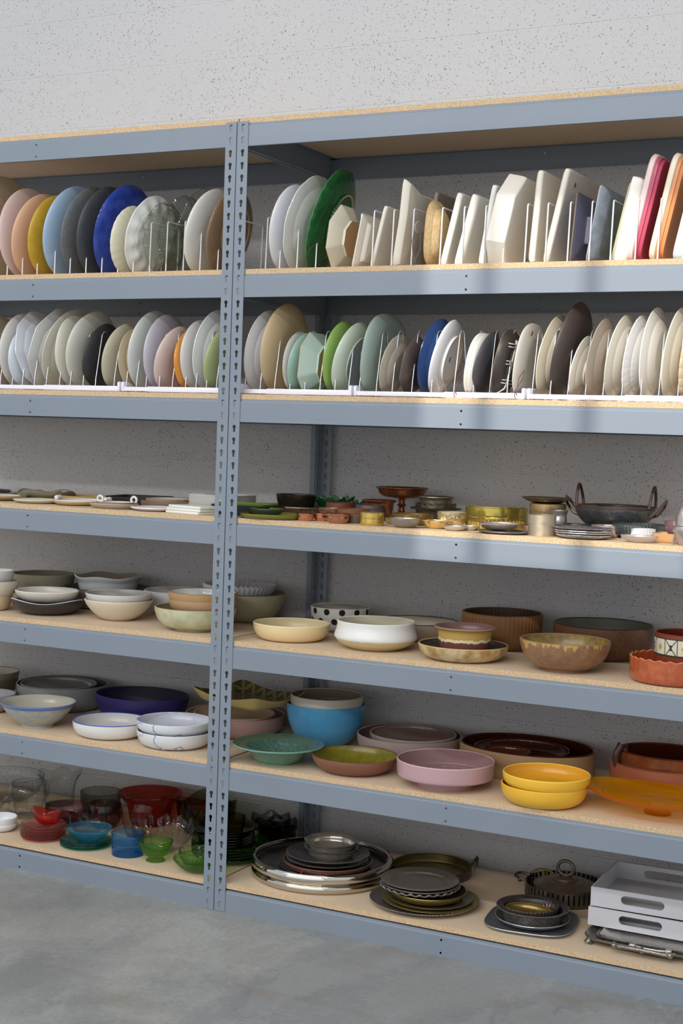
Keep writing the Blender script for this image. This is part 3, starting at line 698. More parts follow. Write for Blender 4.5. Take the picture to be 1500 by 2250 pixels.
('serving_plate','large white rimmed plate right of the frilled plate','plate',None,(1.302,0.1489,1.7466),(0,4.9),0.1289,0.0250,('C 234 230 222 .2',),dict(n=1.6,t=0.004,prof='rim')),
('serving_plate','tall cream rimmed plate near the right frame edge','plate',None,(1.3657,0.1492,1.7452),(0,7.4),0.1292,0.0250,('C 230 222 202 .3',),dict(n=1.6,t=0.004,prof='rim')),
('serving_plate','beige frilled plate cut off by the right frame edge','plate',None,(1.4099,0.1332,1.7301),(0,6.2),0.1132,0.0250,('C 210 190 160 .4',),dict(n=1.6,t=0.004,ol=('scal',24,0.02))),
('plate','dark navy plate edge at the far left, behind the pale plates','plate',None,(-1.315,0.45,1.2313),(0,None),0.0792,0.0162,('C 90 88 85 .3', 'C 40 40 80 .3'),dict()),
('plate','thin grey plate behind the brown-bottomed dish','plate',None,(-1.2497,0.38,1.2313),(0,None),0.0984,0.0114,('C 150 145 130 .4', 'C 170 165 150 .4'),dict()),
('shallow_dish','white shallow dish with a tan underside at the far left','dish',None,(-1.0221,0.16,1.2313),(0,None),0.0931,0.0150,('C 170 145 105 .5', 'C 215 212 205 .3'),dict(b=0.5,n=1.8)),
('plate','cream low plate in front of the wavy taupe dish','plate',None,(-0.8302,0.12,1.2313),(0,None),0.0792,0.0106,('C 205 195 165 .4', 'C 215 210 195 .35'),dict(b=0.6,n=1.6,ol=('blob',2,0.02))),
('wavy_dish','taupe wavy dish under the sage platter','dish',None,(-0.9602,0.32,1.2313),(0,None),0.0718,0.0266,('C 150 132 108 .5', 'C 160 142 118 .5'),dict(b=0.7,n=3,rw=(5,0.004,0.01))),
('wavy_platter','sage grey platter with a wavy rim, laid over the taupe dish','platter',None,(-0.9456,0.32,1.2373),(0,None),0.1037,0.0220,('C 120 115 95 .5', 'C 178 176 158 .4'),dict(b=0.5,rw=(4,0.005,0.01))),
('plate','ochre yellow plate behind the white beaded platter','plate',None,(-0.7865,0.36,1.2313),(0,None),0.1043,0.0198,('C 190 160 105 .4', 'C 195 170 110 .4'),dict()),
('plate','low beige plate under the white beaded platter','plate',None,(-0.6745,0.14,1.2313),(0,None),0.0803,0.0134,('C 190 165 125 .5', 'C 220 215 205 .3'),dict(b=0.6,n=1.8)),
('oval_platter','white oval platter decorated with six white balls','platter',None,(-0.677,0.18,1.2313),(0,None),0.0985,0.0149,('C 232 230 226 .3',),dict(b=0.7)),
('oval_dish','speckled beige oval dish under the ring-handled dish','dish',None,(-0.4923,0.1,1.2313),(0,None),0.0872,0.0148,('C 170 155 132 .6 s 8', 'C 190 178 158 .5 s 8'),dict(b=0.75,n=1.6,ar=0.8)),
('ring_handled_dish','white textured dish with two standing ring handles','dish',None,(-0.485,0.1,1.2393),(0,None),0.0638,0.0120,('C 150 120 115 .5', 'C 226 224 220 .5 s 4'),dict(b=0.8)),
('black_platter','black rectangular platter behind the ring-handled dish','platter',None,(-0.5973,0.4,1.2313),(12,None),0.1014,0.0265,('C 32 30 30 .5',),dict(b=0.85,ol=('sq',6))),
('stacking_bowl','brown shallow bowl below its beige-rimmed twin','bowl',None,(-0.3905,0.28,1.2313),(0,None),0.1001,0.0240,('C 125 105 85 .5', 'C 150 132 110 .4'),dict(b=0.75,n=3)),
('stacking_bowl','beige-rimmed shallow bowl nested in a brown one','bowl',None,(-0.3918,0.28,1.2383),(0,None),0.0825,0.0250,('C 150 130 105 .5', 'C 205 200 185 .4'),dict(b=0.75,n=3)),
('plate','thin white plate left of the square white slabs','plate',None,(-0.3305,0.1,1.2313),(0,None),0.0800,0.0097,('C 226 220 218 .3',),dict(b=0.6,n=1.4)),
('black_square_plate','bottom black square plate in the low stack under the green plate','plate','black square plates',(-0.0273,0.18,1.2325),(0,None),0.1048,0.0060,('C 30 28 30 .3',),dict(b=0.9,n=4,t=0.003,ol=('sq',8),ar=0.7)),
('black_square_plate','second-lowest black square plate in the low stack under the green plate','plate','black square plates',(-0.0275,0.18,1.2385),(0,None),0.1048,0.0060,('C 30 28 30 .3',),dict(b=0.9,n=4,t=0.003,ol=('sq',8),ar=0.7)),
('black_square_plate','middle black square plate in the low stack under the green plate','plate','black square plates',(-0.0277,0.18,1.2446),(0,None),0.1048,0.0060,('C 30 28 30 .3',),dict(b=0.9,n=4,t=0.003,ol=('sq',8),ar=0.7)),
('black_square_plate','second-highest black square plate in the low stack under the green plate','plate','black square plates',(-0.028,0.18,1.2506),(0,None),0.1048,0.0060,('C 30 28 30 .3',),dict(b=0.9,n=4,t=0.003,ol=('sq',8),ar=0.7)),
('black_square_plate','topmost black square plate in the low stack under the green plate','plate','black square plates',(-0.0282,0.18,1.2567),(0,None),0.1048,0.0060,('C 30 28 30 .3',),dict(b=0.9,n=4,t=0.003,ol=('sq',8),ar=0.7)),
('green_square_plate','bright olive green square plate lying on black plates','plate',None,(-0.0333,0.18,1.2577),(0,None),0.0908,0.0100,('C 95 120 40 .25',),dict(b=0.85,t=0.004,ol=('sq',8),ar=0.7)),
('oval_plate','olive oval plate at the shelf edge by the post','plate',None,(0.1126,0.09,1.2313),(0,None),0.0997,0.0135,('C 110 110 45 .2', 'C 120 118 50 .15'),dict(b=0.8,n=2.5)),
('small_bowl','small dark green shallow bowl on the olive oval plate','bowl',None,(0.0941,0.09,1.2373),(0,None),0.0545,0.0220,('C 60 75 55 .2', 'C 110 100 50 .3'),dict(b=0.5,n=1.3)),
('serving_tray','dark bronze tray under the flared black bowl','tray',None,(-0.0024,0.42,1.2313),(0,None),0.1511,0.0233,('M 110 90 70 .35', 'M 120 100 80 .3'),dict(b=0.7,n=1.3,ar=0.8)),
('flared_bowl','flared dark bronze bowl, tall, left of the cabbage-leaf plates','bowl',None,(0.0159,0.42,1.2313),(0,None),0.0684,0.0619,('M 60 52 44 .25', 'M 50 45 40 .3'),dict(b=0.72,n=1.15)),
('leaf_plate','leftmost glossy green cabbage-leaf plate of the ruffled cluster','plate','green cabbage-leaf plates',(0.1154,0.5,1.2313),(0,None),0.0596,0.0435,('C 30 85 45 .15', 'C 85 125 85 .15'),dict(b=0.4,n=1.2,rw=(9,0.006,0.06))),
('leaf_plate','rightmost glossy green cabbage-leaf plate of the ruffled cluster','plate','green cabbage-leaf plates',(0.1701,0.47,1.2441),(0,None),0.0666,0.0300,('C 30 85 45 .15', 'C 85 125 85 .15'),dict(b=0.4,n=1.2,rw=(9,0.006,0.06))),
('leaf_plate','highest glossy green cabbage-leaf plate of the ruffled cluster','plate','green cabbage-leaf plates',(0.1527,0.44,1.2571),(0,None),0.0618,0.0300,('C 30 85 45 .15', 'C 85 125 85 .15'),dict(b=0.4,n=1.2,rw=(9,0.006,0.06))),
('round_dish','terracotta brown straight-sided dish before the leaf plates','dish',None,(0.2227,0.34,1.2313),(0,None),0.0470,0.0476,('C 110 65 48 .5', 'C 95 60 45 .5'),dict(b=0.85,n=4)),
('copper_bowl','flared copper bowl beside the copper compote','bowl',None,(0.351,0.36,1.2313),(0,None),0.0553,0.0598,('M 150 85 55 .25', 'M 110 60 40 .3'),dict(b=0.5,pp=[(0.0,0),(0.45,0),(0.5,0.05),(0.75,0.3),(0.84,0.7),(0.86,0.9),(1,1)])),
('tin_bowl','dark tin bowl, lower of two behind the brass box','bowl',None,(0.3519,0.3,1.2313),(0,None),0.0475,0.0365,('M 85 80 78 .4', 'M 60 56 54 .4'),dict(b=0.7,n=4)),
('tin_bowl','dark tin bowl, upper of two behind the brass box','bowl',None,(0.3483,0.3,1.249),(0,None),0.0461,0.0300,('M 95 88 84 .4', 'M 60 56 54 .4'),dict(b=0.7,n=4)),
('copper_dish','shallow copper dish behind the copper bowls','dish',None,(0.2627,0.2,1.2313),(0,None),0.0399,0.0356,('M 160 120 100 .25', 'M 170 120 95 .25'),dict(b=0.5,n=1.3)),
('wooden_bowl','reddish brown grained shallow bowl behind the small copper bowls','bowl',None,(0.3448,0.19,1.2313),(0,None),0.0501,0.0380,('C 125 80 55 .35', 'C 110 70 50 .4'),dict(b=0.7,n=2.5)),
('round_box','small grey-brown straight dish tucked behind the large copper bowl','dish',None,(0.3843,0.12,1.2313),(0,None),0.0236,0.0225,('C 105 88 72 .5',),dict(b=0.95,n=6)),
('glass_bowl','tiny clear pressed glass bowl behind the left copper bowl','bowl',None,(0.1958,0.17,1.2313),(0,None),0.0250,0.0278,('G 215 220 215 .05',),dict(b=0.5,fl=(14,0.002))),
('copper_bowl','small bright copper bowl, left of three','bowl',None,(0.2331,0.085,1.2313),(0,None),0.0307,0.0214,('M 206 140 108 .1', 'M 210 150 120 .1'),dict(b=0.6,t=0.002,pp=[(0,0),(0.6,0),(0.72,0.1),(0.86,0.45),(0.9,0.85),(1,1)])),
('copper_bowl','small bright copper bowl, middle and set back','bowl',None,(0.2726,0.115,1.2313),(0,None),0.0252,0.0223,('M 206 140 108 .1', 'M 210 150 120 .1'),dict(b=0.6,t=0.002,pp=[(0,0),(0.6,0),(0.72,0.1),(0.86,0.45),(0.9,0.85),(1,1)])),
('copper_bowl','bright copper bowl, largest and rightmost of three','bowl',None,(0.358,0.06,1.2313),(0,None),0.0392,0.0281,('M 190 124 96 .1', 'M 210 150 120 .1'),dict(b=0.6,t=0.002,pp=[(0,0),(0.6,0),(0.72,0.1),(0.88,0.45),(0.9,0.85),(1,1)])),
('brass_box','hammered brass round box with its fitted lid','box',None,(0.472,0.06,1.2313),(0,None),0.0360,0.0395,('M 215 180 85 .22 v 190 150 60 60', 'M 200 160 70 .3'),dict(b=0.9,n=9,pp=[(0,0),(0.86,0),(0.95,0.08),(0.98,0.2),(0.98,0.5),(0.94,0.5),(0.94,0.53),(0.98,0.54),(0.985,0.95),(0.96,1),(0.4,1.01),(0,1.01)],solid=1)),
('brass_tray','low brass saucer behind the pewter bowl','dish',None,(0.4902,0.2,1.2313),(0,None),0.0383,0.0170,('M 190 160 80 .3',),dict(b=0.6)),
('copper_compote','tall copper footed compote dish','compote',None,(0.3797,0.47,1.2313),(0,None),0.0866,0.1014,('M 140 78 50 .2', 'M 120 70 48 .25'),dict(t=0.003,pp=[(0,0),(0.42,0),(0.44,0.02),(0.4,0.07),(0.25,0.12),(0.15,0.22),(0.11,0.36),(0.13,0.42),(0.2,0.45),(0.12,0.5),(0.12,0.62),(0.3,0.66),(0.7,0.72),(0.86,0.82),(0.92,0.94),(1,1)],innerz=0.7)),
('metal_dish','dark tarnished dish with a flat rim, lowest of three stacked','dish',None,(0.5229,0.42,1.2313),(0,None),0.0803,0.0412,('M 80 72 55 .35', 'M 70 62 50 .35'),dict(b=0.6,pp=[(0,0),(0.6,0),(0.72,0.15),(0.8,0.85),(0.84,0.97),(1,1)])),
('metal_dish','tarnished dish with a beaded scroll rim, middle of three stacked','dish',None,(0.5223,0.42,1.2523),(0,None),0.0644,0.0350,('M 95 85 70 .3', 'M 70 62 50 .35'),dict(b=0.75,n=3,rw=(16,0.003,0.015))),
('metal_dish','tarnished silver bowl with a dented side, top of three stacked','bowl',None,(0.5222,0.42,1.2649),(0,None),0.0579,0.0450,('M 120 110 90 .25', 'M 80 72 60 .3'),dict(b=0.8,n=4,pp=[(0,0),(0.75,0),(0.86,0.1),(0.9,0.5),(0.92,0.85),(1,1)])),
('brass_dish','flat dark brass dish behind the pewter bowl','dish',None,(0.5325,0.22,1.2313),(0,None),0.0647,0.0314,('M 150 120 60 .3', 'M 120 98 55 .35'),dict(b=0.6)),
('pewter_bowl','small pewter bowl at the shelf edge, left of the gold leaf dish','bowl',None,(0.5805,0.06,1.2313),(0,None),0.0456,0.0272,('M 150 140 130 .3', 'M 215 205 175 .2'),dict(b=0.4,n=1.8,t=0.0025)),
('hammered_bowl','pale gold hammered bowl','bowl',None,(0.6691,0.2,1.2313),(0,None),0.0437,0.0463,('M 220 205 160 .12 v 190 160 110 30', 'M 215 205 175 .2'),dict(b=0.5,n=2.4,t=0.002)),
('leaf_dish','gold leaf-shaped dish on small feet','dish',None,(0.6598,0.11,1.2313),(0,None),0.0510,0.0223,('M 220 185 110 .2', 'M 225 195 130 .2'),dict(b=0.4,n=1.4,t=0.002,ol=('blob',7,0.12),fl=(12,0.001))),
('brass_box','large round brass box, widest brass piece on the shelf','box',None,(0.744,0.38,1.2313),(0,None),0.0959,0.0633,('M 165 145 60 .12', 'M 165 145 60 .2'),dict(b=1,pp=[(0,0),(0.99,0),(1,0.02),(1,0.48),(0.985,0.49),(0.985,0.51),(1,0.52),(1,0.93),(0.92,0.95),(0.92,1.0),(0,1.0)],solid=1)),
('fluted_tray','fluted brass tray with a scalloped rim','tray',None,(0.8089,0.21,1.2313),(0,None),0.0834,0.0239,('M 200 165 75 .2', 'M 170 140 65 .25'),dict(b=0.93,n=6,t=0.002,ol=('scal',40,0.02),rw=(40,0.002,0))),
('silver_bowl','tiny silver bowl, left of a pair at the shelf edge','bowl',None,(0.7384,0.06,1.2313),(0,None),0.0336,0.0129,('M 200 190 180 .2',),dict(b=0.4,n=1.6,t=0.002)),
('silver_bowl','tiny silver bowl, right of a pair at the shelf edge','bowl',None,(0.7603,0.12,1.2313),(0,None),0.0253,0.0126,('M 200 195 190 .2',),dict(b=0.4,n=1.6,t=0.002)),
('pewter_plate','thin dark pewter plate at the shelf edge','plate',None,(0.8863,0.07,1.2313),(0,None),0.0758,0.0073,('M 120 118 122 .35',),dict(b=0.6,n=1.4,t=0.002)),
('silver_dish','rose-silver scalloped dish above the thin pewter plate','dish',None,(0.8665,0.08,1.2431),(0,None),0.0592,0.0160,('M 205 180 165 .22', 'M 225 215 210 .15'),dict(b=0.6,n=1.5,t=0.002,ol=('scal',12,0.02))),
('tart_mould','small fluted copper mould behind the tin cylinders','mould',None,(0.9376,0.15,1.2313),(0,None),0.0196,0.0200,('M 215 170 140 .3',),dict(b=0.8,n=1,t=0.002,ol=('scal',14,0.03))),
('tin_cylinder','dull silver cylinder tin, lower one','tin',None,(0.9974,0.08,1.2313),(0,None),0.0396,0.0339,('M 165 155 140 .35 v 185 165 120 12', 'M 120 115 105 .4'),dict(b=0.97,n=12,t=0.002)),
('tin_cylinder','dull silver cylinder tin, upper one','tin',None,(0.9963,0.08,1.2638),(0,None),0.0396,0.0270,('M 165 155 140 .35 v 185 165 120 12', 'M 120 115 105 .4'),dict(b=0.97,n=12,t=0.002)),
('pewter_cup','round-bellied pewter cup behind the tins','cup',None,(0.9986,0.22,1.2313),(0,None),0.0263,0.0675,('M 130 128 125 .3', 'M 80 78 75 .4'),dict(b=0.5,t=0.003,pp=[(0,0),(0.5,0),(0.6,0.06),(0.85,0.3),(0.9,0.55),(0.82,0.78),(0.9,0.9),(1,1)])),
('bronze_bowl','bronze bowl, lower of two under the footed tray','bowl',None,(0.932,0.3,1.2313),(0,None),0.0512,0.0632,('M 110 95 70 .3', 'M 90 78 58 .3'),dict(b=0.7,n=3)),
('bronze_bowl','bronze bowl, upper of two under the footed tray','bowl',None,(0.9362,0.3,1.2774),(0,None),0.0545,0.0350,('M 150 125 80 .2', 'M 90 78 58 .3'),dict(b=0.75,n=3)),
('footed_tray','wide tarnished footed tray on top of two bronze bowls','tray',None,(0.9318,0.3,1.2958),(0,None),0.0754,0.0350,('M 95 82 72 .3', 'M 80 70 60 .3'),dict(t=0.002,pp=[(0,0),(0.2,0),(0.22,0.05),(0.12,0.1),(0.1,0.4),(0.4,0.5),(0.75,0.72),(1,1)],innerz=0.5)),
('wok','grey steel wok with two low side handles','wok',None,(1.125,0.36,1.2313),(0,None),0.1180,0.0744,('M 88 90 94 .4 v 60 62 66 40', 'M 60 58 58 .4'),dict(b=0.28,n=1.5)),
('rusty_pan','rusty brown pan with two tall loop handles, resting in the wok','pan',None,(1.126,0.36,1.2697),(0,None),0.1127,0.0450,('M 75 60 54 .5', 'M 62 52 48 .5'),dict(b=0.5,n=1.8)),
('black_plate','thin black plate between the cup and the silver plates','plate',None,(1.0344,0.24,1.2313),(0,None),0.0558,0.0272,('M 70 62 60 .4',),dict(b=0.6)),
('silver_plate','silver plate, bottom of a stack of four at the shelf edge','plate',None,(1.1198,0.08,1.2313),(0,None),0.0792,0.0110,('M 190 185 185 .15 v 150 140 145 25',),dict(b=0.6,n=1.5,t=0.002)),
('silver_plate','silver plate, second from the bottom of a stack of four','plate',None,(1.1188,0.08,1.2387),(0,None),0.0810,0.0100,('M 200 195 195 .15',),dict(b=0.6,n=1.5,t=0.002)),
('silver_plate','silver plate, third from the bottom of a stack of four','plate',None,(1.1186,0.08,1.2444),(0,None),0.0823,0.0100,('M 200 195 195 .15',),dict(b=0.6,n=1.5,t=0.002)),
('silver_plate','silver plate, top of a stack of four at the shelf edge','plate',None,(1.1177,0.08,1.25),(0,None),0.0829,0.0100,('M 205 200 205 .12 v 150 140 145 25',),dict(b=0.6,n=1.5,t=0.002,prof='rim')),
('ruffled_bowl','ruffled silver bowl, lower of two behind the silver plates','bowl',None,(1.1496,0.21,1.2313),(0,None),0.0424,0.0211,('M 205 185 170 .2',),dict(b=0.5,t=0.002,ol=('scal',14,0.04))),
('ruffled_bowl','ruffled silver bowl, upper of two behind the silver plates','bowl',None,(1.1451,0.21,1.2343),(0,None),0.0437,0.0300,('M 210 195 185 .2',),dict(b=0.5,t=0.002,ol=('scal',14,0.04))),
('quiche_dish','white ribbed dish under the dark fluted one','dish',None,(1.2459,0.21,1.2313),(0,None),0.0557,0.0316,('C 200 205 208 .2',),dict(b=0.9,n=6,ol=('scal',40,0.012))),
('quiche_dish','dark fluted dish laid on the white ribbed dish','dish',None,(1.2359,0.23,1.2419),(0,None),0.0751,0.0300,('M 75 82 82 .25',),dict(b=0.9,n=4,t=0.003,ol=('scal',48,0.012))),
('spoon_rest','dusky white leaf-shaped rest with a pointed tip','dish',None,(1.2867,0.05,1.2313),(0,None),0.0529,0.0181,('M 190 178 172 .4',),dict(b=0.35,n=1.5,t=0.003,ol=('lens',))),
('glass_dish','amber orange ribbed dish at the right frame edge','dish',None,(1.3496,0.15,1.2313),(0,None),0.0486,0.0234,('C 196 150 102 .15', 'C 205 175 135 .2'),dict(b=0.8,n=3,ol=('sq',6))),
('glass_dish','purple speckled cut glass dish on the amber dish','dish',None,(1.3727,0.15,1.2543),(0,None),0.0429,0.0350,('C 120 85 95 .15 s 8', 'C 160 130 140 .15'),dict(b=0.7,ol=('scal',16,0.02))),
('silver_pot','silver footed pot cut off by the right frame edge','pot',None,(1.4176,0.05,1.2313),(0,None),0.0399,0.0688,('M 170 160 155 .22', 'M 150 140 135 .3'),dict(b=0.8,pp=[(0,0),(0.5,0.0),(0.8,0.3),(1,0.6),(1,0.72),(0.86,0.8),(0.84,0.9),(0.8,1.2),(0.6,1.5),(0.25,1.68),(0,1.72)],solid=1)),
('stacking_bowl','beige bowl, bottom of three stacked at the left frame edge','bowl',None,(-1.0133,0.12,0.8503),(0,None),0.0695,0.0556,('C 200 178 145 .45', 'C 215 200 175 .3'),dict(b=0.6)),
('stacking_bowl','pale bowl, middle of three stacked at the left frame edge','bowl',None,(-0.9974,0.12,0.8969),(0,None),0.0763,0.0550,('C 205 195 175 .35', 'C 215 210 200 .3'),dict(b=0.5)),
('stacking_bowl','grey-white bowl, top of three stacked at the left frame edge','bowl',None,(-0.9975,0.12,0.938),(0,None),0.0616,0.0500,('C 195 195 188 .25', 'C 215 215 212 .15'),dict(b=0.5)),
('wide_bowl','grey-green wide bowl at the back left of the fourth shelf','bowl',None,(-1.0281,0.42,0.8503),(0,None),0.1146,0.1045,('C 140 134 115 .5', 'C 125 120 98 .5'),dict(b=0.72,n=1.3)),
('wide_bowl','dark-rimmed grey bowl under the glossy grey bowl','bowl',None,(-0.7652,0.45,0.8503),(0,None),0.1541,0.0727,('C 120 115 108 .4', 'C 95 92 90 .4', 'C 70 68 66 .4'),dict(b=0.6)),
('rimmed_bowl','glossy light grey bowl with a rolled wavy rim','bowl',None,(-0.7618,0.45,0.8782),(0,None),0.1208,0.0850,('C 195 196 196 .12', 'C 150 140 128 .12'),dict(b=0.7,pp=[(0,0),(0.68,0),(0.76,0.06),(0.87,0.55),(0.9,0.78),(0.97,0.92),(1,1)],rw=(5,0.003,0.006))),
('oval_bowl','black oval bowl with an uneven white-edged rim','bowl',None,(-0.8103,0.17,0.8503),(0,None),0.1249,0.0477,('C 52 46 46 .35', 'C 85 85 88 .3', 'C 190 190 192 .3'),dict(b=0.45,n=1.9,rw=(3,0.005,0.01))),
('oval_bowl','cream oval dish with pinched ends on the black bowl','bowl',None,(-0.8143,0.17,0.8925),(0,None),0.1102,0.0360,('C 205 196 182 .35', 'C 205 200 190 .3', 'C 225 220 210 .3'),dict(b=0.65,n=1.8,ol=('blob',2,0.03))),
('cream_bowl','pale bowl tapering to a small foot, lower of a stacked pair','bowl',None,(-0.5284,0.19,0.8503),(0,None),0.1148,0.0678,('C 215 205 182 .4', 'C 215 208 190 .3'),dict(b=0.36,n=1.4)),
('cream_bowl','pale grey bowl, upper of a stacked pair','bowl',None,(-0.5281,0.19,0.8741),(0,None),0.1125,0.0650,('C 208 206 200 .3', 'C 175 172 165 .3', 'C 212 210 205 .3'),dict(b=0.4,n=1.5)),
('white_bowl','wide white bowl behind the brown-rimmed pair','bowl',None,(-0.4639,0.46,0.8503),(0,None),0.1227,0.0825,('C 215 216 220 .3', 'C 205 202 195 .3'),dict(b=0.45)),
('celadon_bowl','celadon bowl streaked with brown, holding two tan bowls','bowl',None,(-0.1957,0.15,0.8503),(0,None),0.1333,0.0731,('C 200 200 165 .15 v 178 172 132 5', 'C 140 138 105 .3', 'C 185 165 125 .4', 'C 130 100 65 .6'),dict(b=0.52,foot=(0.5,0.006))),
('tan_bowl','tan stoneware bowl with white inside, lower of two in the celadon bowl','bowl',None,(-0.1688,0.15,0.9038),(0,None),0.1095,0.0450,('C 175 142 105 .6', 'C 205 205 200 .12'),dict(b=0.6)),
('tan_bowl','tan stoneware bowl with white inside, upper of two in the celadon bowl','bowl',None,(-0.1697,0.15,0.9202),(0,None),0.1124,0.0550,('C 178 140 98 .6', 'C 212 214 210 .1', 'C 150 105 65 .6'),dict(b=0.6)),
('green_grey_bowl','large grey-green bowl with a fluted dish in it, right of the posts','bowl',None,(-0.1957,0.46,0.8503),(0,None),0.1398,0.0979,('C 165 160 130 .35 s 1', 'C 170 166 140 .3', 'C 95 85 65 .4'),dict(b=0.45,n=1.8)),
('fluted_dish','white fluted tart dish resting in the grey-green bowl','dish',None,(-0.2175,0.46,0.9327),(0,None),0.1267,0.0400,('C 190 190 192 .3',),dict(b=0.78,n=1.3,ol=('scal',44,0.02),rw=(44,0.003,0))),
('cream_bowl','butter cream oval bowl right of the posts','bowl',None,(0.1578,0.1569,0.8503),(0,None),0.1211,0.0516,('C 228 204 155 .25', 'C 208 192 150 .25', 'C 235 220 185 .3'),dict(b=0.62,n=2.2,rw=(2,0.0,0.012))),
('polka_dot_bowl','white bowl with black polka dots','bowl',None,(0.1799,0.45,0.8503),(0,None),0.0997,0.0794,('C 205 205 198 .15', 'C 160 155 142 .12'),dict(b=0.45,n=2.2,dots=1)),
('wide_bowl','taupe wide bowl with a thin black rim behind the white belly bowl','bowl',None,(0.4539,0.46,0.8503),(0,None),0.1326,0.0550,('C 165 152 130 .4', 'C 175 165 142 .35', 'C 55 48 42 .4'),dict(b=0.7,n=2.5)),
('belly_bowl','big white round-bellied bowl with a bare clay base','bowl',None,(0.4524,0.1559,0.8503),(0,None),0.1231,0.0837,('C 228 226 220 .35 b .006 .032 205 185 140', 'C 190 185 160 .3'),dict(b=0.6,pp=[(0,0),(0.55,0),(0.66,0.03),(0.9,0.2),(1.02,0.4),(1.03,0.5),(0.98,0.72),(0.965,0.85),(0.97,1)])),
('fluted_brown_bowl','tall brown bowl with vertical fluting','bowl',None,(0.7538,0.44,0.8503),(0,None),0.1263,0.1093,('C 122 84 50 .35', 'C 80 58 42 .3', 'C 95 70 48 .35'),dict(b=0.62,n=3,t=0.006,fl=(60,0.0007))),
('rustic_bowl','large rust brown bowl with dark speckled inside','bowl',None,(1.0762,0.45,0.8503),(0,None),0.1507,0.1001,('C 105 68 42 .45 v 80 50 34 20', 'C 110 112 100 .3 s 9', 'C 60 42 36 .4'),dict(b=0.62,n=2.5,t=0.006)),
('olive_dish','olive and cream splashed shallow dish holding the mauve bowl','dish',None,(0.7521,0.1269,0.8503),(0,None),0.1331,0.0438,('C 168 135 75 .12 v 225 205 165 5', 'C 75 68 55 .2', 'C 200 170 110 .2'),dict(b=0.6,n=1.9)),
('mauve_bowl','mauve bowl with yellow glaze band, standing in the olive dish','bowl',None,(0.7559,0.1269,0.8782),(0,None),0.0902,0.0680,('C 118 72 66 .4 b .022 .028 228 210 165 .036 185 150 80 .052 185 150 80', 'C 120 92 88 .3', 'C 150 108 115 .35'),dict(b=0.7,pp=[(0,0),(0.72,0),(0.78,0.05),(0.85,0.4),(0.88,0.78),(0.92,0.9),(1,0.98),(1,1)])),
('drip_glaze_bowl','brown stoneware bowl with yellow drips from its rim','bowl',None,(1.0658,0.1215,0.8503),(0,None),0.1282,0.0865,('C 150 112 78 .35 v 125 92 66 12 b .10 .082 185 155 75', 'C 150 125 60 .25 v 110 85 50 10', 'C 150 115 95 .4', 'C 105 68 48 .6'),dict(b=0.5,n=1.9,foot=(0.5,0.008))),
('patterned_dish','dish with a cream band of flower squares at the right edge','dish',None,(1.3936,0.22,0.8503),(0,None),0.0945,0.1244,('C 226 220 195 .3', 'C 95 35 25 .2', 'C 120 60 42 .3'),dict(b=0.93,n=6,pattern=1)),
('pie_dish','glossy terracotta pie dish with a crimped rim','dish',None,(1.3837,0.1283,0.8503),(0,None),0.1266,0.0668,('C 188 100 62 .1 v 160 78 45 8', 'C 165 75 45 .1', 'C 205 130 85 .15', 'C 225 190 150 .5'),dict(b=0.86,n=5,rw=(26,0.0018,0.006),foot=(0.85,0.003))),
('stacking_bowl','grey-brown bowl, lower of two at the back left','bowl',None,(-1.2739,0.42,0.4693),(0,None),0.1090,0.0795,('C 95 88 72 .4', 'C 120 112 98 .35'),dict(b=0.5)),
('stacking_bowl','grey-brown bowl, upper of two at the back left','bowl',None,(-1.268,0.42,0.5161),(0,None),0.1073,0.0550,('C 125 115 98 .4', 'C 190 182 168 .3'),dict(b=0.5)),
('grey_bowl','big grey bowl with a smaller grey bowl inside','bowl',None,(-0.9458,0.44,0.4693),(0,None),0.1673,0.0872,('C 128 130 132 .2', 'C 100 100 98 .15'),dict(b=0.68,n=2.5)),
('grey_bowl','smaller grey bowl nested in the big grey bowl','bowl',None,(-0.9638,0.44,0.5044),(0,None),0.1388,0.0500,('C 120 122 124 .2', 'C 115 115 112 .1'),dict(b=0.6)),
('lavender_bowl','pale lavender bowl cut off by the left frame edge','bowl',None,(-1.103,0.22,0.4693),(0,None),0.0960,0.0621,('C 150 146 152 .4', 'C 172 168 172 .35'),dict(b=0.5)),
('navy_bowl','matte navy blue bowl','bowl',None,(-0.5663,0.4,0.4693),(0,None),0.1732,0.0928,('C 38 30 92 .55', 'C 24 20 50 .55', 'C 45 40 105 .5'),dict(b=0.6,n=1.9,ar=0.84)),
('speckled_bowl','pale bowl with a blue glazed rim and bare clay foot','bowl',None,(-0.7963,0.1113,0.4693),(0,None),0.1298,0.0811,('C 178 176 158 .2 v 150 160 175 8', 'C 182 178 162 .2 s 3', 'C 105 125 180 .2', 'C 205 165 105 .6'),dict(b=0.42,n=1.9,foot=(0.42,0.008),pp=[(0,0),(0.42,0),(0.5,0.08),(0.68,0.3),(0.84,0.62),(0.92,0.86),(1,1)],rimw=0.14)),
('blue_rim_dish','white shallow dish with a cobalt blue rim','dish',None,(-0.5052,0.1303,0.4693),(0,None),0.1265,0.0511,('C 226 224 220 .15', 'C 195 194 190 .12', 'C 60 80 175 .2'),dict(b=0.6,n=2.4)),
('marbled_dish','blue and white marbled dish, lower of a stacked pair','dish',None,(-0.244,0.1223,0.4693),(0,None),0.1240,0.0497,('C 222 222 220 .12 m 110 125 190 9', 'C 205 208 215 .1 m 110 125 190 7'),dict(b=0.62,n=2.3)),
('marbled_dish','blue and white marbled dish, upper of a stacked pair','dish',None,(-0.2469,0.1223,0.5102),(0,None),0.1240,0.0420,('C 218 220 224 .12 m 110 125 190 9', 'C 200 203 212 .1 m 110 125 190 7'),dict(b=0.62,n=2.3)),
